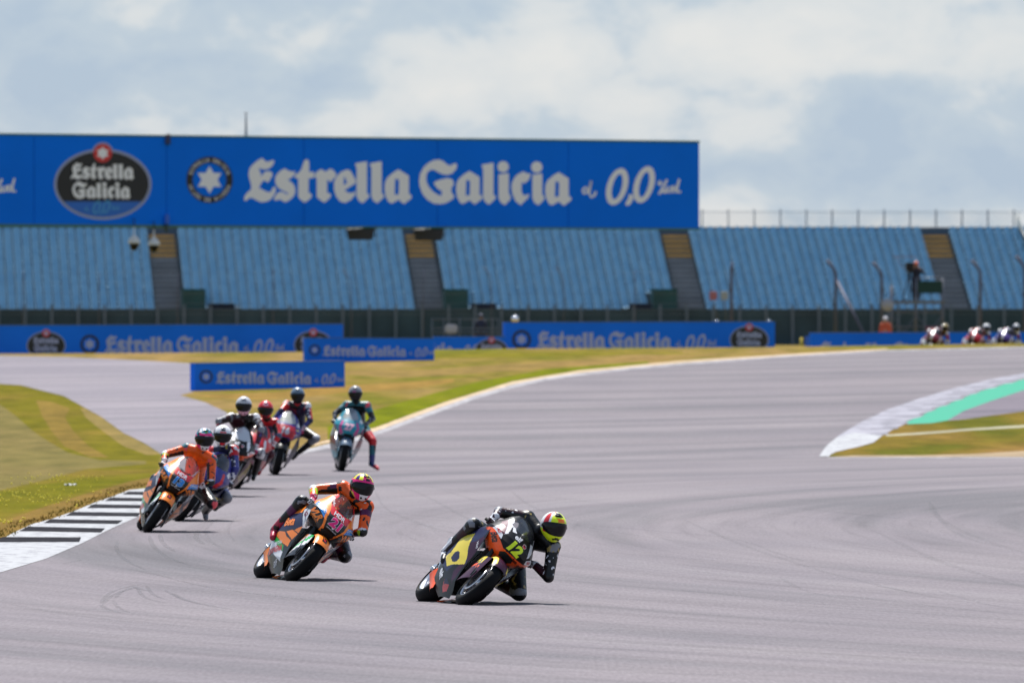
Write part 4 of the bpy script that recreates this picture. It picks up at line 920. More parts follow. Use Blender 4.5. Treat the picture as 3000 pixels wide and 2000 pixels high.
# ------------------------------------------------------------------ people
def capsule(bm, a, b, ra, rb, seg=14):
    a, b = Vector(a), Vector(b); d = (b - a)
    L_ = d.length; d = d.normalized() if L_ > 1e-5 else Vector((0, 0, 1)); u = d.orthogonal().normalized(); v = d.cross(u)
    prof = [(-ra * math.cos(t), ra * math.sin(t)) for t in [math.pi / 2 * k / 4 for k in range(1, 5)]] + [(L_ + rb * math.sin(t), rb * math.cos(t)) for t in [math.pi / 2 * k / 4 for k in range(0, 4)]]
    rings = [[bm.verts.new(a + d * h + (u * math.cos(2 * math.pi * k / seg) + v * math.sin(2 * math.pi * k / seg)) * r_) for k in range(seg)] for h, r_ in prof]
    for p_, q in zip(rings, rings[1:]):
        for k in range(seg): bm.faces.new((p_[k], p_[(k + 1) % seg], q[(k + 1) % seg], q[k]))
    s_ = bm.verts.new(a - d * ra); e_ = bm.verts.new(b + d * rb)
    for k in range(seg): bm.faces.new((s_, rings[0][(k + 1) % seg], rings[0][k])); bm.faces.new((e_, rings[-1][k], rings[-1][(k + 1) % seg]))
def remesh(bm, vox, it=3, f=.5):
    bmesh.ops.recalc_face_normals(bm, faces=bm.faces[:])
    me = bpy.data.meshes.new('tmp'); bm.to_mesh(me); bm.free(); o = bpy.data.objects.new('tmp', me); COL.objects.link(o)
    m = o.modifiers.new('r', 'REMESH'); m.mode = 'VOXEL'; m.voxel_size = vox; m.adaptivity = 0
    bpy.context.view_layer.update(); dg = bpy.context.evaluated_depsgraph_get()
    me2 = bpy.data.meshes.new_from_object(o.evaluated_get(dg)); bpy.data.objects.remove(o); bpy.data.meshes.remove(me)
    out_ = bmesh.new(); out_.from_mesh(me2); bpy.data.meshes.remove(me2)
    for _ in range(it): bmesh.ops.smooth_vert(out_, verts=out_.verts[:], factor=f, use_axis_x=True, use_axis_y=True, use_axis_z=True)
    for q in out_.faces: q.smooth = True
    return out_
def segdist(p, a, b):
    ab = b - a; t = max(0, min(1, (p - a).dot(ab) / max(1e-9, ab.dot(ab)))); return (p - (a + ab * t)).length, t

def helmet(parent, c, rot, painter, mats, vis=VIS, sc=1.0, name='helmet'):
    """painter(az, el) in degrees (az 0 = straight ahead, + = wearer's left) -> index in mats"""
    M_ = Matrix.Translation(c) @ rot.to_4x4()
    def shp(az, el, k=1.0):
        a, e_ = R(az), R(el); x = math.sin(a) * math.cos(e_); y = -math.cos(a) * math.cos(e_); z = math.sin(e_)
        fr = max(0, -y)
        X = .128 * x * (1 - .10 * max(0, -z)); Y = y * (.150 + .018 * fr * max(0, -z * 1.6)); Z = z * (.142 if z > 0 else .142 + .050 * fr ** .7)
        if z < 0 and y > 0: Y *= 1 - .25 * (-z)
        # brow ridge and aero tail
        if y > .6 and z > 0: Y += .03 * (y - .6) * z
        return Vector((X, Y, Z)) * k * sc
    bm = bmesh.new(); nu, nv = 64, 40; E0, E1 = -64, 90
    vs_ = [[bm.verts.new(M_ @ shp(-180 + 360 * i / nu, E0 + (E1 - E0) * j / nv)) for i in range(nu)] for j in range(nv)]; tp_ = bm.verts.new(M_ @ shp(0, 90))
    for j in range(nv - 1):
        for i in range(nu):
            az = -180 + 360 * (i + .5) / nu; el = E0 + (E1 - E0) * (j + .5) / nv
            f_ = bm.faces.new((vs_[j][i], vs_[j][(i + 1) % nu], vs_[j + 1][(i + 1) % nu], vs_[j + 1][i])); f_.smooth = True; f_.material_index = painter(az, el)
    for i in range(nu): f_ = bm.faces.new((vs_[nv - 1][i], vs_[nv - 1][(i + 1) % nu], tp_)); f_.smooth = True; f_.material_index = painter(0, 89)
    h = link(name, bm, mats, parent)
    bm = bmesh.new()
    def vv(u, v):
        az = -78 + 156 * u; ta = abs(az) / 78; lo = -27 + 16 * ta ** 3; hi = 19 - 9 * ta ** 3; return M_ @ shp(az, lo + (hi - lo) * v, 1.022)
    grid(bm, vv, 28, 10); link('visor', bm, vis, h)
    bm = bmesh.new()
    for s_ in (-1, 1):      # visor pivots, chin vents
        q = M_ @ shp(s_ * 80, 0, 1.015); n_ = (rot.to_3x3() @ Vector((s_, 0, 0))); tube(bm, [q - n_ * .006, q + n_ * .003], .017, 12)
        q = M_ @ shp(s_ * 17, -41, 1.0); tube(bm, [q, q + (q - M_ @ Vector((0, 0, 0))).normalized() * .006], .012, 8)
    tube(bm, [M_ @ shp(-20, 50, 1.01), M_ @ shp(0, 52, 1.02), M_ @ shp(20, 50, 1.01)], .007, 6)
    link('vents', bm, P['char'], h)
    return h

def glove(parent, wrist, grip, bar, fwd, upv, mats, side):
    """hand closed round a grip bar: four fingers over the front, thumb below, on the inner side"""
    bm = bmesh.new(); bar, fwd, upv = bar.normalized(), fwd.normalized(), upv.normalized()
    offs = (-.033, -.011, .011, .032); ln = (1.0, 1.08, 1.03, .88)
    heel = grip - fwd * .045 + upv * .012
    for o_, k in zip(offs, ln):
        kn = grip + bar * o_ * 1.05 + upv * .034 + fwd * .004; capsule(bm, heel + bar * o_ * .6, kn, .018, .0125, 8)
        p1 = grip + bar * o_ * 1.08 + fwd * .037 * k + upv * .018; p2 = grip + bar * o_ * 1.05 + fwd * .034 * k - upv * .016; p3 = grip + bar * o_ + fwd * .008 - upv * .032
        capsule(bm, kn, p1, .0125, .011, 8); capsule(bm, p1, p2, .011, .0102, 8); capsule(bm, p2, p3, .0102, .009, 8)
    tb = heel - bar * side * .035 - upv * .004; tm = grip - bar * side * .052 - upv * .022 - fwd * .006; te = grip - bar * side * .03 - upv * .036 + fwd * .014
    capsule(bm, tb, tm, .015, .0125, 8); capsule(bm, tm, te, .0125, .010, 8)
    capsule(bm, heel, heel + (wrist - heel) * .55, .030, .030, 10); capsule(bm, heel + (wrist - heel) * .5, wrist, .034, .043, 12)
    o_ = remesh(bm, .0065, 1, .4)
    for f_ in o_.faces:
        c = f_.calc_center_median(); t = (c - grip).dot(upv)
        f_.material_index = 1 if (t > .028 or (c - wrist).length < .05) and noise.noise(c * 30) > -.25 else (2 if noise.noise(c * 45) > .25 else 0)
    return link('glove', o_, mats, parent)

def person(label, J, paints, mats, vox=.012, group=None, extra=(), bulk=1.0):
    """J: joints in world space. paints: {segment: fn(t, p, n) -> index in mats}"""
    base = J['pelvis'].copy(); base.z = zg(base.x, base.y)
    root = empty('person', base, label, 'person', group)
    segs = []
    def sg(name, a, b, ra, rb): segs.append((name, J[a] if isinstance(a, str) else a, J[b] if isinstance(b, str) else b, ra * bulk, rb * bulk))
    chest = J['chest']; pel = J['pelvis']
    sg('torso', 'pelvis', 'chest', .135, .145); sg('torso', 'chest', 'neck', .135, .075); sg('neck', 'neck', J['neck'].lerp(J['head'], .6), .066, .062)
    for s_ in 'LR':
        shd = J['sh' + s_]; el = J['el' + s_]; wr = J['wr' + s_]; hp = J['hip' + s_]; kn = J['kn' + s_]; an = J['an' + s_]; to = J['to' + s_]
        sg('torso', chest, shd, .12, .078); sg('torso', J['neck'], shd, .07, .078); sg('shoulder' + s_, shd, shd.lerp(el, .16), .082, .070); sg('uarm' + s_, shd.lerp(el, .1), el, .069, .054)
        sg('elbow' + s_, el, el.lerp(wr, .12), .058, .054); sg('farm' + s_, el, wr, .055, .042)
        sg('hip' + s_, pel, hp, .13, .115); sg('thigh' + s_, hp, kn, .108, .078); sg('knee' + s_, kn, kn.lerp(an, .12), .080, .074); sg('shin' + s_, kn, an, .072, .052)
        sg('boot' + s_, an.lerp(kn, .35), an, .060, .052); dn = (to - an).normalized(); heel = an - dn * .035 + (an - kn).normalized() * .035
        sg('boot' + s_, an, heel, .046, .042); sg('boot' + s_, heel, to, .042, .036); sg('toe' + s_, an.lerp(to, .6), to, .040, .037)
    if 'hump' in J: sg('hump', J['hump'], J['hump'].lerp(chest, .6), .075, .10)
    for e_ in extra: sg(*e_)
    bm = bmesh.new()
    for _, a, b, ra, rb in segs: capsule(bm, a, b, ra, rb)
    o_ = remesh(bm, vox, 3)
    o_.normal_update()
    for f_ in o_.faces:
        c = f_.calc_center_median(); best = None
        for nme, a, b, ra, rb in segs:
            d, t = segdist(c, a, b); d -= ra + (rb - ra) * t
            if best is None or d < best[0]: best = (d, nme, t)
        fn = paints.get(best[1]) or paints.get(best[1][:-1]) or paints['torso']
        f_.material_index = fn if isinstance(fn, int) else fn(best[2], c, f_.normal)
    put('body', o_, mats, root)
    return root

# ------------------------------------------------------------------ motorcycles
WT = [(.60, .03), (.63, .10), (.66, .155), (.70, .205), (.76, .262), (.83, .292), (.90, .258), (.97, .212), (1.05, .172), (1.11, .12), (1.145, .06), (1.16, .02)]
YF = [(.60, .14), (.63, .06), (.66, .0), (.70, -.06), (.76, -.07), (.83, -.03), (.90, .04), (.97, .12), (1.05, .22), (1.11, .31), (1.145, .38), (1.16, .42)]
def nose_pt(z, s):      # s in -1..1 across
    w_ = lerp(WT, z); yf = lerp(YF, z); yb = max(.36, yf + .04) if z > .9 else .34 + .02 * (z - .6) / .3
    t = abs(s) * math.pi / 2; x = w_ * math.sin(t) ** .95; y = yf + (yb - yf) * (1 - math.cos(t)) ** 1.05
    return Vector((math.copysign(x, s), y, z))
def side_pt(u, v, sgn):  # u 0 front .. 1 rear, v 0 top .. 1 bottom
    zt_ = .86 - .10 * u; z = zt_ + (.05 - zt_) * v
    yfr = lerp([(.05, .43), (.12, .37), (.2, .35), (.35, .34), (.5, .29), (.65, .22), (.8, .22), (.9, .30)], z); yre = lerp([(.05, .80), (.12, .95), (.2, 1.02), (.45, .92), (.6, .84), (.86, .74)], z)
    y = yfr + (yre - yfr) * u
    xr = lerp([(.05, .03), (.12, .09), (.2, .155), (.3, .205), (.45, .265), (.6, .29), (.75, .265), (.9, .22)], z); xf_ = lerp([(.05, .02), (.12, .06), (.2, .12), (.35, .155), (.5, .185), (.65, .225), (.8, .265), (.9, .25)], z)
    x = xf_ + (xr - xf_) * min(1, 1.35 * u) + .018 * math.sin(u * math.pi)
    return Vector((sgn * x, y, z))
def arc(cx, cy, r, a0, a1, n=10): return [(cx + r * math.cos(R(a0 + (a1 - a0) * i / n)), cy + r * math.sin(R(a0 + (a1 - a0) * i / n))) for i in range(n + 1)]

def make_bike(label, px, py, D, yaw, lean, livery, steer=0., detail=1.0):
    """bike space: x to the rider's left, y rearwards, z up, origin where the front tyre meets the road"""
    y_, t_ = R(yaw), R(lean)
    ex = Vector((math.cos(y_) * math.cos(t_), math.sin(y_) * math.cos(t_), -math.sin(t_))); ey = Vector((-math.sin(y_), math.cos(y_), 0)); ez = Vector((math.cos(y_) * math.sin(t_), math.sin(y_) * math.sin(t_), math.cos(t_)))
    org = W(px, py, D); org.z = zg(org.x, org.y)
    # crown of a leaned tyre rolls on to its shoulder: lift the wheel line accordingly
    lift = .062 * (1 - math.cos(t_)); org = org + Vector((math.cos(y_), math.sin(y_), 0)) * (-.06 * math.sin(t_)) + Vector((0, 0, lift - .062 * (1 - math.cos(t_))))
    M_ = Matrix((ex, ey, ez)).transposed().to_4x4(); M_.translation = org
    root = empty('motorcycle', (0, 0, 0), label, 'motorcycle', 'racing motorcycles on the track'); root.matrix_world = M_; root.location = M_.translation; root.rotation_mode = 'QUATERNION'; root.rotation_quaternion = M_.to_quaternion()
    Lv = livery; detail = 1. if D < 130 else (.7 if D < 170 else (.5 if D < 300 else .3))
    def wheel(name, c, Rr, wd, rimm):
        w_ = wd / 2; bm = bmesh.new(); n_ = 10
        prof = [(-w_ * .86, Rr * .70), (-w_ * .97, Rr * .76)] + [(-w_ * math.cos(a), Rr - w_ * .80 + w_ * .80 * math.sin(a)) for a in [math.pi * k / n_ for k in range(n_ + 1)]] + [(w_ * .97, Rr * .76), (w_ * .86, Rr * .70)]
        rim = bmesh.new(); ri = Rr * .70
        lathe(rim, [(-w_ * .9, ri - .004), (-w_ * .88, ri + .006), (-w_ * .7, ri - .012), (0, ri - .03), (w_ * .7, ri - .012), (w_ * .88, ri + .006), (w_ * .9, ri - .004), (w_ * .6, ri - .03), (0, ri - .045), (-w_ * .6, ri - .03)], 'X', c, closed=True)
        lathe(rim, [(-.045, .012), (-.045, .035), (0, .045), (.045, .035), (.045, .012)], 'X', c, 20)
        for k in range(5):
            for d_ in (-.10, .10):
                a = 2 * math.pi * k / 5; b_ = a + d_ * 1.8
                tube(rim, [Vector(c) + Vector((0, math.cos(a) * .035, math.sin(a) * .035)), Vector(c) + Vector((0, math.cos(b_) * (ri - .02), math.sin(b_) * (ri - .02)))], [.014, .010], 6)
        wh = link(name, rim, rimm, root)
        lathe(bm, prof, 'X', c, 56); link('tyre', bm, RUB, wh)
        for s_ in (-1, 1):
            if name == 'rear_wheel' and s_ > 0: continue
            d_ = bmesh.new(); rr_ = .15 if name == 'front_wheel' else .11; x = s_ * .068
            lathe(d_, [(x - .003, rr_), (x + .003, rr_), (x + .003, rr_ * .6), (x - .003, rr_ * .6)], 'X', c, 36, closed=True); link('brake_disc', d_, METAL, wh)
        return wh
    wheel('front_wheel', (0, 0, .30), .30, .125, Lv.get('rim', DARKM)); wheel('rear_wheel', (0, 1.41, .31), .315, .195, Lv.get('rim', DARKM))
    for s_ in (-1, 1):
        bm = bmesh.new(); tube(bm, [(s_ * .105, -.01, .29), (s_ * .105, .10, .50)], .032, 12); tube(bm, [(s_ * .105, .09, .48), (s_ * .105, .30, .92)], .024, 12); box(bm, (s_ * .105, -.005, .31), (.05, .07, .09)); link('fork_leg', bm, Lv.get('fork', DARKM), root)
        bm = bmesh.new(); box(bm, (s_ * .095, .12, .33), (.035, .07, .11), 0, Matrix.Rotation(R(-20), 3, 'X')); bmesh.ops.bevel(bm, geom=bm.edges[:], offset=.008, segments=2, affect='EDGES'); link('brake_caliper', bm, Lv.get('caliper', DARKM), root)
        bm = bmesh.new(); tube(bm, [(s_ * .11, .33, .86), (s_ * .20, .35, .865), (s_ * .335, .40, .855)], .0165, 10); tube(bm, [(s_ * .17, .33, .87), (s_ * .19, .26, .87), (s_ * .30, .29, .86)], .006, 6); link('handlebar', bm, mat('grip_black', (.015, .015, .015), rough=.8), root)
        # wrap-round fork cover / fender skirt
        bm = bmesh.new()
        def sk(u, v): y = -.06 + .31 * u; zt_ = .55 - .01 * u; zb_ = .27 - .11 * u; return Vector((s_ * (.095 + .060 * math.sin(math.pi * (.12 + .62 * u)) * (.55 + .45 * v)), y, zt_ + (zb_ - zt_) * v))
        grid(bm, sk, 12, 10, matfn=lambda c: Lv['skirt_fn'](c)); link('fork_cover', bm, Lv['skirt'], root)
    # fender
    bm = bmesh.new()
    def fe(u, v):
        a = R(38 + 118 * u); s_ = v * 2 - 1; r_ = .318 - .035 * abs(s_) ** 2.2 - (.0 if abs(s_) < .9 else .02); return Vector((.088 * s_ * (1 + .1 * abs(s_)), -math.cos(a) * r_, .30 + math.sin(a) * r_))
    grid(bm, fe, 18, 12); tr = BVHTree.FromBMesh(bm)
    Lv.get('fender_art', lambda b, t: None)(bm, tr); link('front_fender', bm, Lv['fender'], root, True)
    # nose fairing
    bm = bmesh.new(); ZS = .945
    def np_(u, v): return nose_pt(.60 + .56 * v, u * 2 - 1)
    inscreen = lambda c: c.z > ZS + .28 * c.x * c.x * 10 * .3 and abs(c.x) < lerp(WT, c.z) * .70
    full = bmesh.new(); grid(full, np_, 44, 44); tr = BVHTree.FromBMesh(full); full.free()
    nn = int(140 * detail); grid(bm, np_, nn, nn, skip=inscreen, matfn=lambda c: Lv['nose_fn'](c))
    ZN[0] = Zones(bm, 0); Lv['nose_art'](bm, tr)
    nose = link('front_fairing', bm, Lv['nose'], root)
    bm = bmesh.new(); grid(bm, np_, 44, 44, skip=lambda c: not inscreen(c)); link('windscreen', bm, Lv.get('screen', SCREEN), root)
    bm = bmesh.new()
    duct = [(-.055, .692), (.055, .692), (.082, .668), (.055, .638), (-.055, .638), (-.082, .668)]
    stamp(bm, poly_bm([duct]), tr, (0, -1, 0), (1, 0, 0), (0, 0, 1), (0, 1, 0), 0, .0105, 0., .014); link('air_intake', bm, mat('intake_dark', (.006, .006, .007), rough=.7), nose)
    # side fairings
    for s_ in (-1, 1):
        bm = bmesh.new(); grid(bm, lambda u, v: side_pt(u, v, s_), int(90 * detail), int(110 * detail), matfn=lambda c: Lv['side_fn'](c)); t2 = BVHTree.FromBMesh(bm)
        ZN[0] = Zones(bm, 1, 1 if s_ > 0 else -1)
        Lv['side_art'](bm, t2, s_); link('side_fairing', bm, Lv['side'], root)
    # ties between nose and side panels, inner ducts, radiator, engine
    bm = bmesh.new(); box(bm, (0, .62, .44), (.26, .46, .40)); box(bm, (0, .70, .24), (.12, .36, .2)); bmesh.ops.bevel(bm, geom=bm.edges[:], offset=.03, segments=2, affect='EDGES'); link('engine', bm, mat('engine_dark', (.007, .007, .008), rough=.6, metal=.3), root)
    bm = bmesh.new(); box(bm, (0, .315, .50), (.28, .04, .30), 0, Matrix.Rotation(R(12), 3, 'X')); link('radiator', bm, mat('radiator_black', (.006, .006, .006), rough=.6, bump=.01, bscale=160), root)
    bm = bmesh.new(); box(bm, (0, .27, .78), (.16, .22, .16)); bmesh.ops.bevel(bm, geom=bm.edges[:], offset=.02, segments=1, affect='EDGES'); link('dash_frame', bm, CARB, root)
    # tank, seat and tail
    bm = bmesh.new()
    def tank(u, v): a = math.pi * (v - .5) * 1.5; w_ = .15 * math.sin(math.pi * (.18 + .72 * u)) ** .6; h_ = .16 * math.sin(math.pi * (.25 + .62 * u)) ** .8; return Vector((w_ * math.sin(a), .40 + .46 * u, .80 + h_ * math.cos(a) - .06 * u))
    grid(bm, tank, 14, 16); link('fuel_tank', bm, Lv.get('tank', P['black']), root)
    bm = bmesh.new()
    def tail(u, v): a = math.pi * (v - .5) * 1.6; w_ = .13 - .07 * u; h_ = .055 + .03 * math.sin(math.pi * u); return Vector((w_ * math.sin(a), .84 + .72 * u, .80 + .13 * u + h_ * math.cos(a)))
    grid(bm, tail, 14, 14); link('tail_unit', bm, Lv.get('tail', P['black']), root)
    bm = bmesh.new()
    for s_ in (-1, 1): tube(bm, [(s_ * .07, .88, .42), (s_ * .125, 1.1, .36), (s_ * .125, 1.40, .31)], [.045, .035, .025], 10)
    link('swingarm', bm, DARKM, root)
    bm = bmesh.new(); tube(bm, [(-.05, .9, .15), (-.13, 1.08, .28), (-.175, 1.2, .46), (-.175, 1.46, .66)], [.03, .035, .05, .055], 16); tube(bm, [(-.175, 1.44, .645), (-.175, 1.47, .668)], [.056, .048], 16); link('exhaust', bm, METAL, root)
    for s_ in (-1, 1):
        bm = bmesh.new(); tube(bm, [(s_ * .12, 1.0, .40), (s_ * .235, 1.02, .40)], .011, 8); box(bm, (s_ * .13, 1.0, .44), (.012, .08, .13)); link('footpeg', bm, METAL, root)
    bm = bmesh.new()
    for s_ in (-1, 1):
        a4 = [Vector((s_ * .155, 1.0, .34)), Vector((s_ * .175, 1.2, .22)), Vector((s_ * .05, 1.12, .07)), Vector((s_ * .11, .93, .10))]
        grid(bm, lambda u, v: (a4[0].lerp(a4[1], u)).lerp(a4[3].lerp(a4[2], u), v) + Vector((s_ * .02 * math.sin(math.pi * u), 0, 0)), 6, 6)
    link('chain_guard', bm, Lv.get('guard', P['orange']), root)
    for s_ in (-1, 1):
        bm = bmesh.new(); box(bm, (s_ * .14, 1.38, .33), (.03, .12, .07)); tube(bm, [(s_ * .12, 1.38, .31), (s_ * .17, 1.38, .31)], .02, 10); link('axle_block', bm, METAL, root)
    return root, M_

# livery artwork helpers -------------------------------------------------
FR = dict(O=(0, -1, 0), U=(1, 0, 0), V=(0, 0, 1), D=(0, 1, 0))
def front(bm, tr, src, mi, x=0., z=0., rot=0., off=.004, step=.014):
    if isinstance(src, Outline):
        for q in src.polys: ZN[0].fill(q, mi, src.holes)
        return
    stamp(bm, src, tr, (x, -1, z), (1, 0, 0), (0, 0, 1), (0, 1, 0), mi, off + .002, rot, step)
def sideart(bm, tr, sgn, src, mi, y=0., z=0., rot=0., off=.004):   # art reads front-to-rear for the rider's left, mirrored lettering handled by U
    if isinstance(src, Outline):
        for q in src.polys: ZN[0].fill(q, mi, src.holes)
        return
    U = (0, 1, 0) if sgn > 0 else (0, -1, 0)
    stamp(bm, src, tr, (sgn * 1.0, y, z), U, (0, 0, 1), (-sgn, 0, 0), mi, off, rot if sgn > 0 else rot, .035)
mir = lambda q: [(-a, b) for a, b in q]
def pm(q, sgn): return [(a * sgn, b) for a, b in q] if sgn > 0 else [(-a, b) for a, b in q]

# --- livery: dark bike with yellow M, number 12
def L12(num='12', num_col=None):
    sl_ = [P['char'], P['red_orange'], P['white'], P['lime'], P['black'], P['maroon'], P['red'], P['navy'], P['yellow'], P['purple'], P['grey']]
    def nose(bm, tr):
        band = [(-.30, .835), (-.262, .79), (-.223, .789), (-.163, .745), (-.092, .702), (-.047, .697), (.025, .706), (.089, .712), (.187, .745), (.30, .84), (.32, .78), (.27, .70), (.16, .63), (.05, .59), (-.05, .59), (-.15, .63), (-.27, .70), (-.32, .78)]
        band = [(-.257, .812)] + band[2:]
        front(bm, tr, Outline([band]), 1, off=.003)
        front(bm, tr, Outline([[(-.265, .81), (-.252, .848), (-.233, .857), (-.177, .805), (-.162, .752), (-.223, .789)]]), 2)
        front(bm, tr, Outline([[(-.238, .856), (-.225, .93), (-.183, .995), (-.17, .813), (-.186, .807)]]), 5)
        front(bm, tr, Outline([[(-.185, .995), (-.15, 1.035), (-.125, .973), (-.139, .927), (-.145, .849), (-.17, .813)]]), 2)
        front(bm, tr, Outline([[(-.13, .946), (-.108, .984), (-.095, .938), (-.072, .919), (-.117, .898)]]), 2)
        front(bm, tr, Outline([[(.11, .97), (.135, 1.03), (.15, .986), (.185, .891), (.175, .826), (.16, .805), (.133, .888)]]), 2)
        front(bm, tr, Outline([[(.19, .752), (.176, .79), (.221, .84), (.30, .835)]]), 2)
        front(bm, tr, text_bm('AIS', .026, .02), 6, -.218, .818, R(-40), off=.0065); front(bm, tr, text_bm('AIS', .026, .02), 6, .215, .80, R(35), off=.0065)
        front(bm, tr, text_bm('elf', .056, .035, .15), 2, -.03, .887, off=.0065)
        front(bm, tr, Outline([circ(.062, .872, .024)]), 2, off=.006); front(bm, tr, Outline([circ(.062, .872, .020)]), 6, off=.0075); front(bm, tr, Outline([[(.044, .872), (.08, .872), (.074, .888), (.05, .888)]]), 7, off=.009)
        front(bm, tr, text_bm(num, .108, .06, .15, 1.12), 3, 0, .782, off=.0075)
        front(bm, tr, text_bm('Beta', .04, .025), 4, -.195, .742, R(-42), off=.0065); front(bm, tr, text_bm('Beta', .042, .025), 4, .20, .722, R(40), off=.0065); front(bm, tr, text_bm('Beta', .026, .02), 4, .085, .697 , R(14), off=.0075)
    def side(bm, tr, sg):
        A = lambda q: [(a if sg > 0 else -a, b) for a, b in q]
        sideart(bm, tr, sg, Outline([A([(.24, .80), (.50, .80), (.80, .74), (.90, .60), (.95, .34), (.80, .30), (.65, .26), (.56, .34), (.33, .39), (.36, .5), (.27, .68)])]), 7, off=.003)
        sideart(bm, tr, sg, Outline([A([(.275, .70), (.357, .627), (.457, .589), (.401, .49), (.33, .40), (.447, .36), (.50, .28), (.436, .157), (.394, .23), (.377, .333), (.298, .475), (.269, .545), (.225, .68)])]), 9, off=.004)
        sideart(bm, tr, sg, Outline([A([(.506, .70), (.64, .66), (.72, .58), (.72, .504), (.74, .434), (.86, .40), (.70, .305), (.56, .345), (.46, .36), (.36, .385), (.377, .447), (.442, .537), (.46, .605)])], [A([(.654, .45), (.604, .475), (.556, .466), (.51, .416), (.538, .374), (.62, .36), (.69, .392)])]), 8, off=.006)
        sideart(bm, tr, sg, text_bm('elf', .085, .035), 2, .77, .235, R(-55 if sg < 0 else 55), off=.008)
        sideart(bm, tr, sg, Outline([A([(.64, .19), (.57, .20), (.49, .158), (.53, .10), (.63, .085), (.67, .125)])]), 6, off=.007); sideart(bm, tr, sg, Outline([A([(.64, .19), (.57, .20), (.49, .158), (.64, .15)])]), 7, off=.009)
        sideart(bm, tr, sg, text_bm('VDS', .03, .02), 2, .30, .60, R(-60 if sg < 0 else 60), off=.008)
    sk = [P['purple'], P['yellow'], P['red_orange'], P['white']]
    def fart(bm, tr): pass
    return dict(nose=sl_, nose_fn=lambda c: 0, nose_art=nose, side=sl_, side_fn=lambda c: 0, side_art=side, skirt=sk, skirt_fn=lambda c: 1 if c.z > .46 and c.y > .04 else (2 if .40 < c.z < .43 and c.y > .03 else 0),
                fender=[P['purple'], P['yellow'], P['char']], fender_art=lambda bm, tr: [setattr(f, 'material_index', 1) for f in bm.faces if abs(f.calc_center_median().x) > .06 and f.calc_center_median().z > .50], guard=P['red_orange'], tank=P['black'], tail=P['char'], rim=METAL)
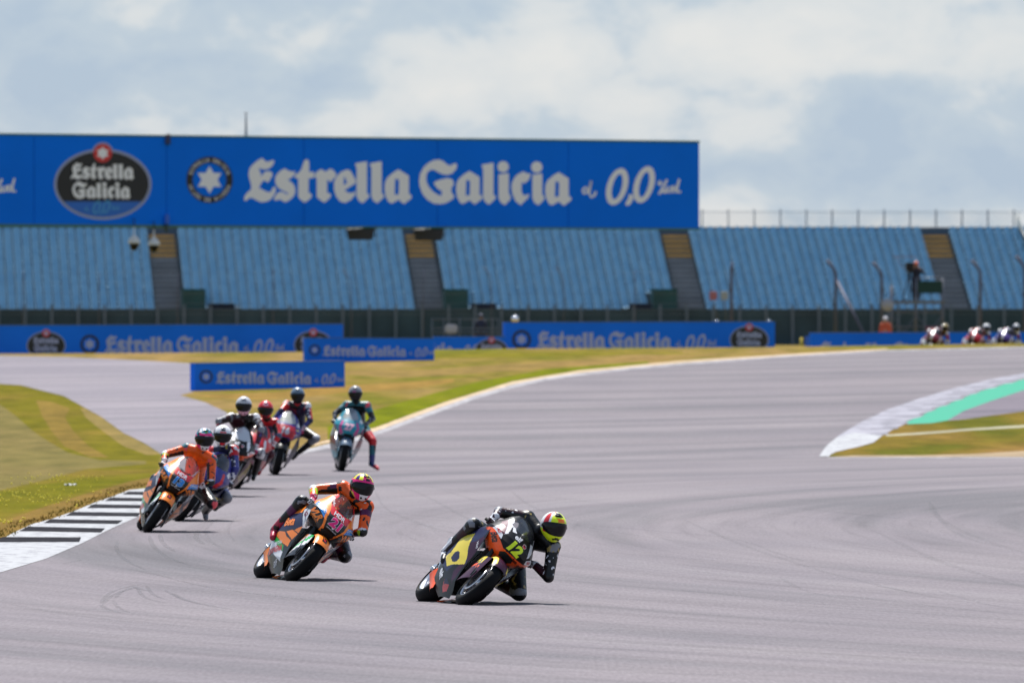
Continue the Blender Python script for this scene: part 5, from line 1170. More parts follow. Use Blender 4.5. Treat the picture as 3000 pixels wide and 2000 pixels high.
# --- livery: orange and black twins, numbers 21 and 13
def L21(num='21', ncol='pink'):
    sl_ = [P['black'], P['orange'], P['white'], P[ncol], P['red'], P['blue'], P['green'], P['grey'], P['silver'], P['wine'], P['navy']]
    def nose(bm, tr):
        for s_ in (-1, 1):
            m = mir if s_ > 0 else (lambda q: q)
            front(bm, tr, Outline([m([(-.262, .93), (-.20, 1.02), (-.14, 1.10), (-.118, 1.09), (-.136, .973), (-.124, .884), (-.119, .788), (-.085, .70), (-.05, .655), (-.085, .645), (-.118, .726), (-.145, .784), (-.195, .834), (-.27, .857)])]), 1, off=.003)
            front(bm, tr, Outline([m([(-.245, .91), (-.158, .862), (-.14, .770), (-.265, .855)])]), 5, off=.0045)
            front(bm, tr, text_bm('SYNC', .03, .02), 2, s_ * .198, .855, R(30) * s_, off=.0065)
            front(bm, tr, text_bm('VLR', .055, .045), 1, s_ * .205, .765, R(26) * s_, off=.0065)
            front(bm, tr, text_bm('MONDOCC', .015, .01), 1, s_ * .195, .722, R(30) * s_, off=.0065)
            front(bm, tr, Outline([m([(-.156, 1.05), (-.12, 1.115), (-.10, 1.105), (-.100, 1.00), (-.078, .947), (-.124, .884), (-.142, .968)])]), 4, off=.0045)
            front(bm, tr, text_bm('DynaBot', .022, .012), 2, s_ * .124, 1.0, R(72) * -s_ * -1, off=.0065)
            front(bm, tr, Outline([m([(-.094, .985), (-.082, .98), (-.07, .938), (-.088, .932)])]), 6, off=.008)
        front(bm, tr, Outline([[(-.124, .884), (-.085, .945), (-.04, .93), (.04, .93), (.085, .945), (.124, .884), (.105, .855), (-.105, .855)]]), 4, off=.0045)
        front(bm, tr, text_bm('HDR', .05, .03), 2, -.004, .892, off=.0075)
        front(bm, tr, text_bm(num, .095, .06, .08, 1.18), 3, 0, .797, off=.009)
        front(bm, tr, text_bm(num, .095, .085, .08, 1.18), 2 if ncol == 'pink' else 8, 0, .797, off=.0065)
        front(bm, tr, text_bm('THE RACING LINE', .012, .01), 2, 0, .713, off=.007); front(bm, tr, Outline([circ(0, .733, .011)]), 2, off=.007)
    def side(bm, tr, sg):
        A = lambda q: [(a if sg > 0 else -a, b) for a, b in q]
        k = -1 if sg < 0 else 1
        sideart(bm, tr, sg, Outline([A([(.44, .76), (.30, .80), (.20, .76), (.20, .66), (.225, .60), (.255, .585), (.296, .634)])]), 8, off=.004)
        sideart(bm, tr, sg, text_bm('GT', .05, .05), 9, .30, .715, R(20 * k), off=.007); sideart(bm, tr, sg, text_bm('TRASPORTI', .02, .01), 10, .25, .66, R(45 * k), off=.007)
        sideart(bm, tr, sg, Outline([A([(.86, .66), (.432, .715), (.296, .634), (.25, .58), (.343, .547), (.595, .483), (.95, .424), (.93, .52)])]), 10, off=.004)
        sideart(bm, tr, sg, Outline([A([(.46, .80), (.86, .74), (.88, .64), (.44, .715)])]), 1, off=.0045)
        sideart(bm, tr, sg, text_bm('Beta', .095, .04), 1, .58, .585, R(-12 * k), off=.007)
        for q in ([(.343, .547), (.251, .584), (.285, .503), (.40, .514)], [(.566, .469), (.443, .51), (.30, .492), (.37, .415)], [(.929, .420), (.596, .462), (.515, .423), (.385, .404), (.40, .334), (.57, .347)]): sideart(bm, tr, sg, Outline([A(q)]), 1, off=.005)
        sideart(bm, tr, sg, Outline([A([(.90, .40), (.709, .373), (.503, .325), (.478, .272), (.709, .320), (.92, .355)])]), 6, off=.005); sideart(bm, tr, sg, text_bm('NATURA', .035, .02), 2, .66, .338, R(12 * -k), off=.008)
        sideart(bm, tr, sg, Outline([A([(1.0, .35), (.746, .322), (.463, .262), (.451, .165), (.67, .205), (1.02, .28)])]), 2, off=.005); sideart(bm, tr, sg, text_bm('ROMAGNA', .062, .035), 4, .72, .262, R(-12 * k), off=.008)
        sideart(bm, tr, sg, text_bm('SVF', .055, .03), 2, .60, .14, R(-20 * k), off=.008)
    sk = [P['silver'], P['green'], P['white'], P['orange'], P['black']]
    def skf(c): k = (c.z + .8 * c.y); return 3 if k > .60 else (1 if .47 < k < .54 else (4 if k < .40 else (2 if k < .47 else 0)))
    def fart(bm, tr): stamp(bm, poly_bm([[(-.03, -.03), (.03, -.03), (.03, .03), (-.03, .03)]]), tr, (0, -.5, .60), (1, 0, 0), (0, -.3, .95), (0, 1, -.1), 1, .004); stamp(bm, poly_bm([star(0, 0, .02, .009, 0, 5)]), tr, (0, -.5, .60), (1, 0, 0), (0, -.3, .95), (0, 1, -.1), 2, .006)
    return dict(nose=sl_, nose_fn=lambda c: 0, nose_art=nose, side=sl_, side_fn=lambda c: 0, side_art=side, skirt=sk, skirt_fn=skf, fender=[P['orange'], P['black'], P['red']], fender_art=fart, screen=SCREENL, guard=P['orange'], tank=P['orange'], tail=P['black'], rim=METAL)
# --- livery: plain multi-colour for the others
def LX(base, accent, number, ncol, lip='black', screen=SCREEN, fender='black', skirt=('black', 'grey'), side=('black', 'red', 'white'), guard='black', plate=None, word=None, tank='black'):
    sl_ = [P[base], P[accent], P[ncol], P[lip], P['white'], P[plate or base], P['yellow']]
    def nose(bm, tr):
        for s_ in (-1, 1):
            m = (lambda q: q) if s_ > 0 else mir
            front(bm, tr, Outline([m([(.12, .66), (.16, .70), (.19, .80), (.155, .90), (.13, .93), (.12, .90), (.145, .80), (.10, .70)])]), 1, off=.004)
            front(bm, tr, Outline([m([(.05, .60), (.2, .66), (.31, .80), (.30, .90), (.27, .84), (.2, .72), (.1, .655), (.05, .64)])]), 3, off=.003)
            front(bm, tr, Outline([m([(.18, .985), (.235, .96), (.22, .90), (.17, .93)])]), 4, off=.004)
        if plate: front(bm, tr, Outline([[(-.13, .70), (.13, .70), (.16, .84), (.10, .92), (-.10, .92), (-.16, .84)]]), 5, off=.0035)
        if number: front(bm, tr, text_bm(number, .115, .05, .08), 2, 0, .82, off=.007)
        if word: front(bm, tr, text_bm(word, .03, .02), 4, .19, .77, R(35), off=.007); front(bm, tr, Outline([circ(.205, .86, .022, 14, .014)]), 6, off=.007)
    ss = [P[q] for q in side]
    def sart(bm, tr, sg):
        A = lambda q: [(a if sg > 0 else -a, b) for a, b in q]
        sideart(bm, tr, sg, Outline([A([(.26, .60), (.9, .62), (.92, .50), (.30, .46)])]), 1, off=.004)
        sideart(bm, tr, sg, Outline([A([(.36, .34), (1.0, .38), (1.02, .24), (.42, .20)])]), 2, off=.004)
    return dict(nose=sl_, nose_fn=lambda c: 0, nose_art=nose, side=ss, side_fn=lambda c: 0, side_art=sart, skirt=[P[q] for q in skirt], skirt_fn=lambda c: 1 if c.z > .42 else 0, fender=[P[fender]], screen=screen, guard=P[guard], tank=P[tank], tail=P[base])

# --- riders
def rot_head(yaw, pitch, roll):    # degrees: yaw + = face turns to image right, pitch + = looks down, roll + = top of head to image right
    return Matrix.Rotation(R(yaw), 3, 'Z') @ Matrix.Rotation(R(roll), 3, 'Y') @ Matrix.Rotation(R(pitch), 3, 'X')
def rider(label, D, pts, M_, paints, mats, head, hp, hmats, glv, vox=.010, hsc=1.0, vis=VIS, hbulk=1.0, plant=None):
    J = {}
    for k, (x, y, d) in pts.items(): J[k] = W(x, y, D + d)
    for s_, k in ((1, 'L'), (-1, 'R')):
        g = M_ @ Vector((s_ * .275, .375, .86)); J['gr' + k] = g
        el = J['el' + k]; dv = (el - g).normalized(); J['wr' + k] = g + dv * .085 + (M_.to_3x3() @ Vector((0, 0, .02)))
    if 'chest' not in J: J['chest'] = J['pelvis'].lerp(J['neck'], .62) + Vector((0, .03, .03))
    J['head'] = W(head[0], head[1], D + head[2])
    J['hump'] = J['neck'].lerp(J['chest'], .25) + (J['neck'] - J['head']).normalized() * .02 + Vector((0, .10, .05))
    if hbulk < 1: del J['hump']
    for k_ in ('L', 'R'):       # keep feet off the ground plane
        for q in ('an', 'to', 'kn'):
            J[q + k_].z = max(J[q + k_].z, zg(J[q + k_].x, J[q + k_].y) + {'an': .085, 'to': .042, 'kn': .082}[q])
    root = person(label, J, paints, mats, vox)
    inv = Matrix.Translation(-root.location)
    h = helmet(root, J['head'], rot_head(*head[3:6]), hp, hmats, vis, hsc)
    h.matrix_parent_inverse = inv
    B3 = M_.to_3x3()
    for s_, k in ((1, 'L'), (-1, 'R')):
        g = glove(root, J['wr' + k], J['gr' + k], B3 @ Vector((1, 0, 0)), B3 @ Vector((0, -1, 0)), B3 @ Vector((0, 0, 1)), glv, s_); g.matrix_parent_inverse = inv
    for a, b, nm in (('shL', 'elL', 'uarm'), ('shR', 'elR', 'uarm'), ('hipL', 'knL', 'thigh'), ('hipR', 'knR', 'thigh'), ('knL', 'anL', 'shin'), ('knR', 'anR', 'shin'), ('elL', 'wrL', 'farm'), ('elR', 'wrR', 'farm'), ('pelvis', 'neck', 'torso')):
        print(label[:14], a, b, round((J[a] - J[b]).length, 2), end=' | ')
    print()
    return root, J
def blot(p, sc, th): return noise.noise(p * sc) > th

M12 = make_bike('dark motorcycle number 12 with orange nose band and yellow side emblem, leaning hardest', 1357, 1770, 111, 16, 46, L12())
mats12 = [S['black'], S['maroon'], S['white'], S['grey'], S['gold'], S['red'], S['char']]
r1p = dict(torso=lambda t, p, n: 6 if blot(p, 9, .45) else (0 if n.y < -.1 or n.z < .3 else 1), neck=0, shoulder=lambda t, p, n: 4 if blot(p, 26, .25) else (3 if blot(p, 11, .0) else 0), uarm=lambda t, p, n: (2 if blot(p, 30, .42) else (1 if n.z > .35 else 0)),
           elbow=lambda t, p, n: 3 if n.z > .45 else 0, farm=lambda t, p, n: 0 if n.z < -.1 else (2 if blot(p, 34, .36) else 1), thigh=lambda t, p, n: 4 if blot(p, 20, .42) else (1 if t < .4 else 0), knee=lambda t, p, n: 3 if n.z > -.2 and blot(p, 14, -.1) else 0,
           shin=lambda t, p, n: 1 if t < .45 else 0, boot=lambda t, p, n: 2 if n.z > .35 or n.x < -.75 else 0, toe=lambda t, p, n: 0, hip=0, hump=1)
def hp12(az, el):
    if el < -22: return 3 if abs(az) < 14 and -46 < el < -34 else 0
    if 20 < el < 31 and -8 < az < 32: return 2
    if 31 <= el < 36 and -10 < az < 34: return 4
    if 44 < el < 70 and -26 < az < 40: return 3
    if az < -52 and az > -78: return 1
    if az < -78 and az > -110 and el > -10: return 5
    if -52 < az < -40 and el > 8: return 5
    if el > 70 and -60 < az < 30: return 4 if az < -10 else 5
    return 0
H12 = [P['lime'], P['red'], P['orange'], P['black'], P['red_orange'], P['white']]
R1 = rider('rider in black and maroon leathers with neon yellow helmet, knee down on motorcycle 12', 111, dict(neck=(1577, 1556, .56), pelvis=(1497, 1622, 1.08), shR=(1546, 1517, .66), shL=(1620, 1600, .50), elR=(1462, 1499, .62), elL=(1607, 1690, .42),
           hipL=(1508, 1640, 1.02), hipR=(1462, 1592, 1.0), knL=(1521, 1737, .76), anL=(1442, 1700, 1.1), toL=(1424, 1716, .98), knR=(1388, 1538, .68), anR=(1308, 1614, 1.0), toR=(1300, 1642, .86)), M12[1], r1p, mats12,
           (1621, 1540, .42, 22, 6, 8), hp12, H12, [S['maroon'], S['white'], S['black']])

M21 = make_bike('orange and black motorcycle with pink number 21, second in line', 852, 1699, 121, 14, 41, L21())
mats21 = [S['orange'], S['black'], S['plum'], S['white'], S['pink'], S['lime'], S['char'], S['grey'], suit('boot_red', (165, 24, 60))]
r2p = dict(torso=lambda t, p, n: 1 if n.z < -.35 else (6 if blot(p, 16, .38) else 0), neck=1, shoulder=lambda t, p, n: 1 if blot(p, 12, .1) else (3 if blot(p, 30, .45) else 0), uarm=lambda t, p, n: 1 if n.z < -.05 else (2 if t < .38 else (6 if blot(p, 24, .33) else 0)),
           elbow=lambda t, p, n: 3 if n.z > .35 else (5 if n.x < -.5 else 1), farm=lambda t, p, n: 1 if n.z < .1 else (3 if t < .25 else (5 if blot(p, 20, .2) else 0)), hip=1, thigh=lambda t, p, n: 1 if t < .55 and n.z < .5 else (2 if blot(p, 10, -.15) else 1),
           knee=lambda t, p, n: 7 if blot(p, 16, .12) else 1, shin=lambda t, p, n: 2 if t < .4 else 1, boot=lambda t, p, n: 8 if blot(p, 16, -.1) else 1, toe=8, hump=0)
def hp21(az, el):
    if el < -24: return 4 if abs(az) < 30 else (0 if abs(az) < 70 else 2)
    if el < 22 and abs(az) > 60: return 3 if abs(az) > 78 else 0
    if el < 30: return 0
    if el < 44 and abs(az - 8) < 20: return 3 if el < 40 and abs(az - 8) < 15 else 0
    k = int((az + 200) // 22 + (el // 17) * 2) % 6
    return (0, 1, 3, 2, 5, 1)[k]
H21 = [P['pink'], P['lime'], P['yellow'], P['black'], P['white'], P['deep_blue'], P['green']]
R2 = rider('rider in orange, black and plum leathers with multicoloured helmet on motorcycle 21', 121, dict(neck=(1033, 1456, .62), pelvis=(965, 1540, 1.08), shR=(1006, 1428, .68), shL=(1075, 1484, .55), elR=(919, 1434, .66), elL=(1062, 1557, .38),
           hipL=(985, 1562, 1.02), hipR=(935, 1528, 1.0), knL=(1011, 1628, .74), anL=(962, 1622, 1.1), toL=(945, 1640, 1.0), knR=(884, 1470, .68), anR=(806, 1552, .92), toR=(799, 1574, .8)), M21[1], r2p, mats21,
           (1060, 1424, .48, 20, 4, 10), hp21, H21, [S['white'], S['pink'], S['wine']])

M13 = make_bike('orange and black motorcycle with blue number 13, beside the striped kerb', 431, 1560, 148, 4, 34, L21('13', 'blue'))
mats13 = [S['orange'], S['black'], S['teal'], S['white'], S['coral'], S['lime'], S['char'], S['grey']]
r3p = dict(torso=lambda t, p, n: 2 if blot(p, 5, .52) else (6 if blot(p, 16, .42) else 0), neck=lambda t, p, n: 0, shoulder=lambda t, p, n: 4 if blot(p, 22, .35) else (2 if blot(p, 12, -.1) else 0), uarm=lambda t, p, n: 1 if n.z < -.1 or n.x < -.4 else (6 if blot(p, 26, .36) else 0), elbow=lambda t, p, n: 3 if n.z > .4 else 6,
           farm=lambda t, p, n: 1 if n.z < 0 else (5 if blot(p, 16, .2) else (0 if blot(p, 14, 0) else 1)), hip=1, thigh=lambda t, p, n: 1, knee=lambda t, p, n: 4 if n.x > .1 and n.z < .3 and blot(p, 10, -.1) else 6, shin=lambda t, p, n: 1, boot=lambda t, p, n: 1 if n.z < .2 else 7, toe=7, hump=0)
def hp13(az, el):
    if el < -24: return 4 if abs(az) < 35 else 1
    if 19 < el < 32 and abs(az - 4) < 48: return 1
    k = int((az + 190) // 26 + (el // 19)) % 5
    if 38 < el < 52 and -6 < az < 14: return 3
    return (0, 2, 4, 0, 1)[k]
H13 = [P['teal'], P['pink'], P['black'], P['green'], P['white']]
R3 = rider('rider in bright orange leathers with teal and pink helmet on motorcycle 13', 148, dict(neck=(584, 1322, .60), pelvis=(566, 1410, 1.08), shR=(548, 1314, .65), shL=(620, 1345, .6), elR=(484, 1331, .58), elL=(618, 1412, .42),
           hipL=(584, 1430, 1.05), hipR=(548, 1408, 1.0), knL=(621, 1474, .68), anL=(601, 1496, 1.05), toL=(603, 1517, .95), knR=(456, 1404, .72), anR=(432, 1480, 1.05), toR=(424, 1500, .95)), M13[1], r3p, mats13,
           (599, 1284, .48, 8, 6, 4), hp13, H13, [S['black'], S['white'], S['char']], vox=.013)

M4 = make_bike('dark blue motorcycle mostly hidden behind motorcycle 13', 523, 1526, 156, 4, 38, LX('deep_blue', 'red', '', 'white', 'black', side=('navy', 'yellow', 'white'), guard='navy', tank='navy'))
mats4 = [S['navy'], S['black'], S['white'], S['red'], S['blue'], S['grey'], S['yellow']]
r4p = dict(torso=lambda t, p, n: 6 if blot(p, 14, .5) else (0 if blot(p, 6, -.2) else 1), neck=0, shoulder=lambda t, p, n: 2 if blot(p, 14, -.05) else 3, uarm=lambda t, p, n: 3 if t < .3 else (2 if blot(p, 22, .35) else (4 if n.x > 0 else 0)), elbow=4, farm=lambda t, p, n: 2 if blot(p, 20, .3) else 4, hip=0, thigh=lambda t, p, n: 4 if blot(p, 9, 0) else 0,
           knee=5, shin=lambda t, p, n: 5 if t < .4 else 1, boot=lambda t, p, n: 5 if blot(p, 12, .1) else 1, toe=1, hump=0)
def hp4(az, el):
    if el < -24: return 1 if abs(az) < 20 and el > -44 else (0 if abs(az) < 60 else 2)
    if 19 < el < 27 and abs(az) < 22: return 1
    if 34 < el < 44 and abs(az) < 16: return 3
    if el < 34 and abs(az) > 66: return 2
    return 0
H4 = [P['white'], P['red'], P['navy'], P['char'], P['white']]
R4 = rider('rider in navy leathers with white and red helmet, close behind motorcycle 13', 156, dict(neck=(658, 1314, .62), pelvis=(622, 1418, 1.08), shR=(625, 1322, .66), shL=(685, 1318, .6), elR=(577, 1362, .6), elL=(690, 1374, .42),
           hipL=(640, 1432, 1.05), hipR=(606, 1420, 1.0), knL=(665, 1458, .68), anL=(640, 1478, 1.05), toL=(630, 1490, .95), knR=(548, 1402, .72), anR=(522, 1462, 1.02), toR=(515, 1480, .92)), M4[1], r4p, mats4,
           (652, 1274, .48, 4, 8, 4), hp4, H4, [S['navy'], S['white'], S['black']], vox=.014)

M5 = make_bike('maroon motorcycle with silver screen and orange nose band, behind the navy rider', 645, 1453, 177, 2, 21, dict(L12(''), screen=mat('screen_silver', (.45, .47, .5), rough=.2, coat=1.), side=[P['maroon']] * 7 + [P['maroon'], P['gold'], P['purple'], P['grey']]))
mats5 = [S['maroon'], S['black'], S['white'], S['grey'], S['wine'], S['blue'], S['gold'], S['pink']]
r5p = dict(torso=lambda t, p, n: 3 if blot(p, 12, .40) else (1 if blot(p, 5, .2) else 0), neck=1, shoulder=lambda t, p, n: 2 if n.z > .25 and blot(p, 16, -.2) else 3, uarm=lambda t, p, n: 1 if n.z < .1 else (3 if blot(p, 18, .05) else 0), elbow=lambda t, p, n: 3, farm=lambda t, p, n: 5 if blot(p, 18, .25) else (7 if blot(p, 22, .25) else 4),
           hip=0, thigh=lambda t, p, n: 4, knee=lambda t, p, n: 2 if blot(p, 16, 0) else 3, shin=1, boot=1, toe=1, hump=0)
def hp5(az, el):
    if el < -24: return 1 if abs(az) < 60 else 0
    if 33 < el < 43 and abs(az) < 26: return 2
    return 0
H5 = [P['silver'], P['rose'], P['grey']]
R5 = rider('upright rider in maroon and black leathers with plain silver white helmet', 177, dict(neck=(713, 1226, .62), pelvis=(705, 1322, 1.1), shR=(677, 1222, .62), shL=(749, 1224, .60), elR=(640, 1234, .38), elL=(766, 1258, .42),
           hipL=(725, 1332, 1.05), hipR=(690, 1330, 1.05), knL=(764, 1326, .74), anL=(745, 1388, 1.02), toL=(742, 1402, .9), knR=(646, 1322, .74), anR=(645, 1390, 1.05), toR=(640, 1404, .95)), M5[1], r5p, mats5,
           (714, 1187, .50, 0, 6, 3), hp5, H5, [S['pink'], S['white'], S['wine']], vox=.014)

M6 = make_bike('red and blue motorcycle tucked between the maroon one and number 16', 694, 1431, 185, 3, 24, LX('red', 'white', '', 'white', 'crimson', side=('navy', 'crimson', 'violet'), skirt=('navy', 'crimson'), fender='wine', guard='wine', tank='crimson'))
mats6 = [S['red'], S['slate'], S['black'], S['white'], S['wine']]
r6p = dict(torso=lambda t, p, n: 0 if blot(p, 5, .12) else 1, neck=2, shoulder=lambda t, p, n: 3 if blot(p, 16, .1) else 0, uarm=lambda t, p, n: 2 if n.x < -.1 or n.z < -.4 else 0, elbow=0, farm=lambda t, p, n: 0, hip=1, thigh=lambda t, p, n: 4 if t > .3 else 1, knee=4, shin=4, boot=lambda t, p, n: 0, toe=0, hump=0)
def hp6(az, el):
    if el < -24: return 0 if abs(az) > 30 else 2
    if 30 < el < 75 and abs(az) < 28 and ((az * 7 + el * 3) % 12) > 4: return 1
    return 0
H6 = [P['red'], P['rose'], P['wine']]
R6 = rider('rider in red and slate leathers with glossy red helmet', 185, dict(neck=(784, 1236, .62), pelvis=(768, 1322, 1.1), shR=(752, 1238, .62), shL=(808, 1238, .60), elR=(728, 1270, .5), elL=(817, 1276, .42),
           hipL=(782, 1330, 1.05), hipR=(752, 1330, 1.05), knL=(792, 1330, .7), anL=(765, 1368, 1.02), toL=(758, 1386, .92), knR=(716, 1330, .72), anR=(710, 1380, 1.05), toR=(706, 1394, .95)), M6[1], r6p, mats6,
           (778, 1198, .50, 2, 6, 4), hp6, H6, [S['red'], S['white'], S['wine']], vox=.014)

M16 = make_bike('red, white and blue motorcycle with white number 16', 807, 1392, 201, 2, 14, LX('deep_blue', 'red', '16', 'silver', 'violet', screen=mat('screen_pale', (.42, .44, .42), rough=.2, alpha=.8, coat=1.), plate='crimson', fender='char', skirt=('black', 'gold'), side=('navy', 'char', 'navy'), guard='navy', word='TAI', tank='red'))
mats16 = [S['navy'], S['black'], S['white'], S['red'], S['grey'], S['blue'], S['char']]
r7p = dict(torso=lambda t, p, n: 1 if blot(p, 5, .1) else 0, neck=3, shoulder=lambda t, p, n: 2 if n.z > .2 and blot(p, 12, -.3) else 3, uarm=lambda t, p, n: (3 if n.x > .45 or n.z > .6 else (2 if blot(p, 20, .35) else 0)), elbow=0, farm=lambda t, p, n: 5 if n.z > -.2 else 0, hip=1, thigh=lambda t, p, n: 1, kneeL=lambda t, p, n: 4 if n.z < .2 else 2, knee=4,
           shin=lambda t, p, n: 4 if t < .3 else 6, boot=lambda t, p, n: 1, toe=1, hump=0)
def hp7(az, el):
    if el < -24: return 1 if abs(az) < 60 else 0
    if 30 < el < 60 and abs(az) < 30 and (el % 10) > 6: return 2
    return 0
H7 = [P['steel_blue'], P['char'], P['grey']]
R7 = rider('rider in navy and red leathers with blue grey helmet, knee out on motorcycle 16', 201, dict(neck=(872, 1190, .62), pelvis=(872, 1262, 1.1), shR=(841, 1184, .62), shL=(900, 1190, .60), elR=(824, 1203, .40), elL=(909, 1232, .42),
           hipL=(888, 1262, 1.05), hipR=(858, 1264, 1.05), knL=(926, 1284, .74), anL=(878, 1322, 1.0), toL=(858, 1342, .92), knR=(822, 1275, .74), anR=(822, 1330, 1.05), toR=(818, 1344, .95)), M16[1], r7p, mats16,
           (872, 1157, .52, 0, 6, 0), hp7, H7, [S['pink'], S['white'], S['wine']], vox=.015)

M27 = make_bike('turquoise and pink motorcycle with pale number 27, standing almost upright', 1001, 1381, 206, 2, 10.5, LX('teal', 'magenta', '27', 'rose', 'violet', screen=mat('screen_pale2', (.30, .34, .38), rough=.15, alpha=.75, coat=1.), fender='steel_blue', skirt=('teal', 'steel_blue'), side=('grey', 'wine', 'teal'), guard='char', tank='teal'))
mats27 = [S['teal'], S['black'], S['white'], S['red'], S['grey'], S['blue'], S['coral']]
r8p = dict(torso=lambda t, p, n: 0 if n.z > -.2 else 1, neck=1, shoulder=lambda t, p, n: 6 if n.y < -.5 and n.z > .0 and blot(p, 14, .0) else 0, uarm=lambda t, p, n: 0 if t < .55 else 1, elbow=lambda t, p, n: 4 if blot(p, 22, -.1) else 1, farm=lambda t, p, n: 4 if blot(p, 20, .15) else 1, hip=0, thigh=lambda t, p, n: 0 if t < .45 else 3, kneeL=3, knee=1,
           shin=lambda t, p, n: (3 if t < .12 else (1 if n.x > .5 and t < .45 else (3 if .62 < t < .8 and n.x > 0 else 0))), boot=lambda t, p, n: 5, toe=6, hump=0)
def hp8(az, el):
    if el < -24: return 1
    if 22 < el < 30 and -24 < az < 6: return 2
    return 0
H8 = [P['grey'], P['char'], P['magenta']]
R8 = rider('rider in turquoise leathers trailing one red banded leg beside motorcycle 27', 206, dict(neck=(1044, 1186, .62), pelvis=(1050, 1252, 1.1), shR=(1015, 1186, .62), shL=(1076, 1188, .60), elR=(982, 1211, .48), elL=(1092, 1226, .45),
           hipL=(1066, 1258, 1.05), hipR=(1036, 1260, 1.05), knL=(1092, 1292, .80), anL=(1089, 1356, .76), toL=(1107, 1373, .62), knR=(1000, 1272, .74), anR=(1008, 1330, 1.1), toR=(1004, 1344, 1.0)), M27[1], r8p, mats27,
           (1041, 1152, .52, 0, 8, 0), hp8, H8, [S['black'], S['grey'], S['char']], vox=.015)

# --- three riders far away at the right, seen above the verge
for (px, py, rz, cols, lab) in (((2710, 1044, 0, ('white', 'wine', 'gold'), 'distant rider with pale gold helmet, left one of three at far right')), ((2832, 1040, 0, ('white', 'crimson', 'silver'), 'distant rider with white helmet, middle one of three at far right')), ((2918, 1037, 0, ('navy', 'violet', 'lime'), 'distant rider with navy and white helmet, right one of three at far right'))):
    D_ = 382
    fm = make_bike('distant motorcycle ridden by the ' + {'gold': 'left', 'silver': 'middle', 'lime': 'right'}[cols[2]] + ' of three riders at far right', px, py, D_, 6, 30, LX(cols[1], 'white', '', 'white', 'black', side=(cols[1], 'white', 'black')))
    s_ = F / D_; c = fm[1].translation; 
    def Q(x, z, d): q = c + Vector((x, d, z)); return (1500 + q.x / q.y * F, HZ + (CAMZ - q.z) / q.y * F, q.y - D_)
    body = [S['navy'] if cols[1] == 'violet' else S['maroon'], S['white'], S['black'], S['red']]
    bp_ = dict(torso=0, neck=2, shoulder=1, uarm=lambda t, p, n: 3 if blot(p, 12, .1) else 0, elbow=1, farm=1, hip=2, thigh=0, knee=1, shin=2, boot=2, toe=2, hump=0)
    rider(lab, D_, dict(neck=Q(.62, .90, .62), pelvis=Q(.50, .72, 1.08), shR=Q(.46, .98, .65), shL=Q(.78, .86, .6), elR=Q(.18, .96, .6), elL=Q(.84, .58, .42), hipL=Q(.58, .62, 1.05), hipR=Q(.4, .68, 1.0), knL=Q(.74, .34, .7), anL=Q(.5, .3, 1.08), toL=Q(.46, .24, .98), knR=Q(.14, .72, .7), anR=Q(.02, .40, 1.0), toR=Q(0, .34, .9)),
          fm[1], bp_, body, (Q(.72, 1.04, .48)[0], Q(.72, 1.04, .48)[1], .48, 6, 6, 4), lambda az, el: 0 if abs(az) < 60 else 1, [P[cols[2] if cols[2] != 'lime' else 'silver'], P[cols[0]], P['white']], [S['white'], S['grey'], S['black']], vox=.03, hsc=1.05)

# --- marshals, cameraman and their gear
SKIN = mat('skin', (.45, .25, .17), rough=.5)
def stander(label, px, D, foot_z, h, cols, facing=0, arms='down', kneel=False, bulk=.92):
    """simple standing figure, h metres tall, feet at foot_z"""
    b = W(px, 900, D); b.z = foot_z; k = h / 1.78; V_ = lambda x, z, y=0.: b + Vector((x * k, y * k, z * k))
    J = dict(pelvis=V_(0, .95), chest=V_(0, 1.28), neck=V_(0, 1.48), head=V_(0, 1.66, -.02), shL=V_(.18, 1.42), shR=V_(-.18, 1.42), hipL=V_(.09, .93), hipR=V_(-.09, .93), knL=V_(.11, .5, -.03), knR=V_(-.11, .5, -.03), anL=V_(.12, .09), anR=V_(-.12, .09), toL=V_(.14, .04, -.17), toR=V_(-.14, .04, -.17))
    if arms == 'camera': J.update(elL=V_(.34, 1.25, -.1), elR=V_(-.34, 1.28, -.1), wrL=V_(.16, 1.42, -.28), wrR=V_(-.14, 1.45, -.28))
    elif arms == 'fold': J.update(elL=V_(.25, 1.13, -.05), elR=V_(-.25, 1.13, -.05), wrL=V_(.02, 1.12, -.25), wrR=V_(-.05, 1.16, -.25))
    else: J.update(elL=V_(.25, 1.14), elR=V_(-.25, 1.14), wrL=V_(.27, .88, -.05), wrR=V_(-.27, .88, -.05))
    mats = [cols[0], cols[1], SKIN, cols[2]]
    root = person(label, J, dict(torso=0, neck=2, shoulder=0, uarm=0, elbow=0, farm=0, hip=1, thigh=1, knee=1, shin=1, boot=3, toe=3), mats, vox=.03, extra=(('neck', J['head'] - Vector((0, 0, .05)), J['head'] + Vector((0, 0, .05)), .085, .09), ('neck', 'wrL', J['wrL'] + (J['wrL'] - J['elL']).normalized() * .1, .035, .03), ('neck', 'wrR', J['wrR'] + (J['wrR'] - J['elR']).normalized() * .1, .035, .03)), bulk=bulk)
    bm = bmesh.new(); lathe(bm, [(-.02, .10), (.02, .105), (.06, .09), (.1, .05), (.115, .002)], 'Z', J['head'] + Vector((0, 0, .02)), 18); tube(bm, [J['head'] + Vector((0, -.08, .02)), J['head'] + Vector((0, -.17, .0))], [.08, .06], 10); put('cap', bm, cols[3], root)
    return root, J
DK = suit('kit_dark', (24, 26, 34)); OR = mat('vest_orange', (.52, .085, .03), rough=.7); WH = mat('cloth_white', (.38, .38, .42), rough=.8); PK = mat('cap_red', (.5, .08, .05), rough=.7); DKM = mat('cloth_navy', (.02, .025, .05), rough=.8)
s640 = F / 500
stander('marshal in orange overalls standing behind the low board at far right', 2594, 430, 1.27, 1.5, (OR, OR, DKM, WH), arms='fold')
stander('dark clothed marshal standing at the gap between the blue boards', 1409, 440, 1.27, 1.62, (DKM, DKM, DK, DKM))
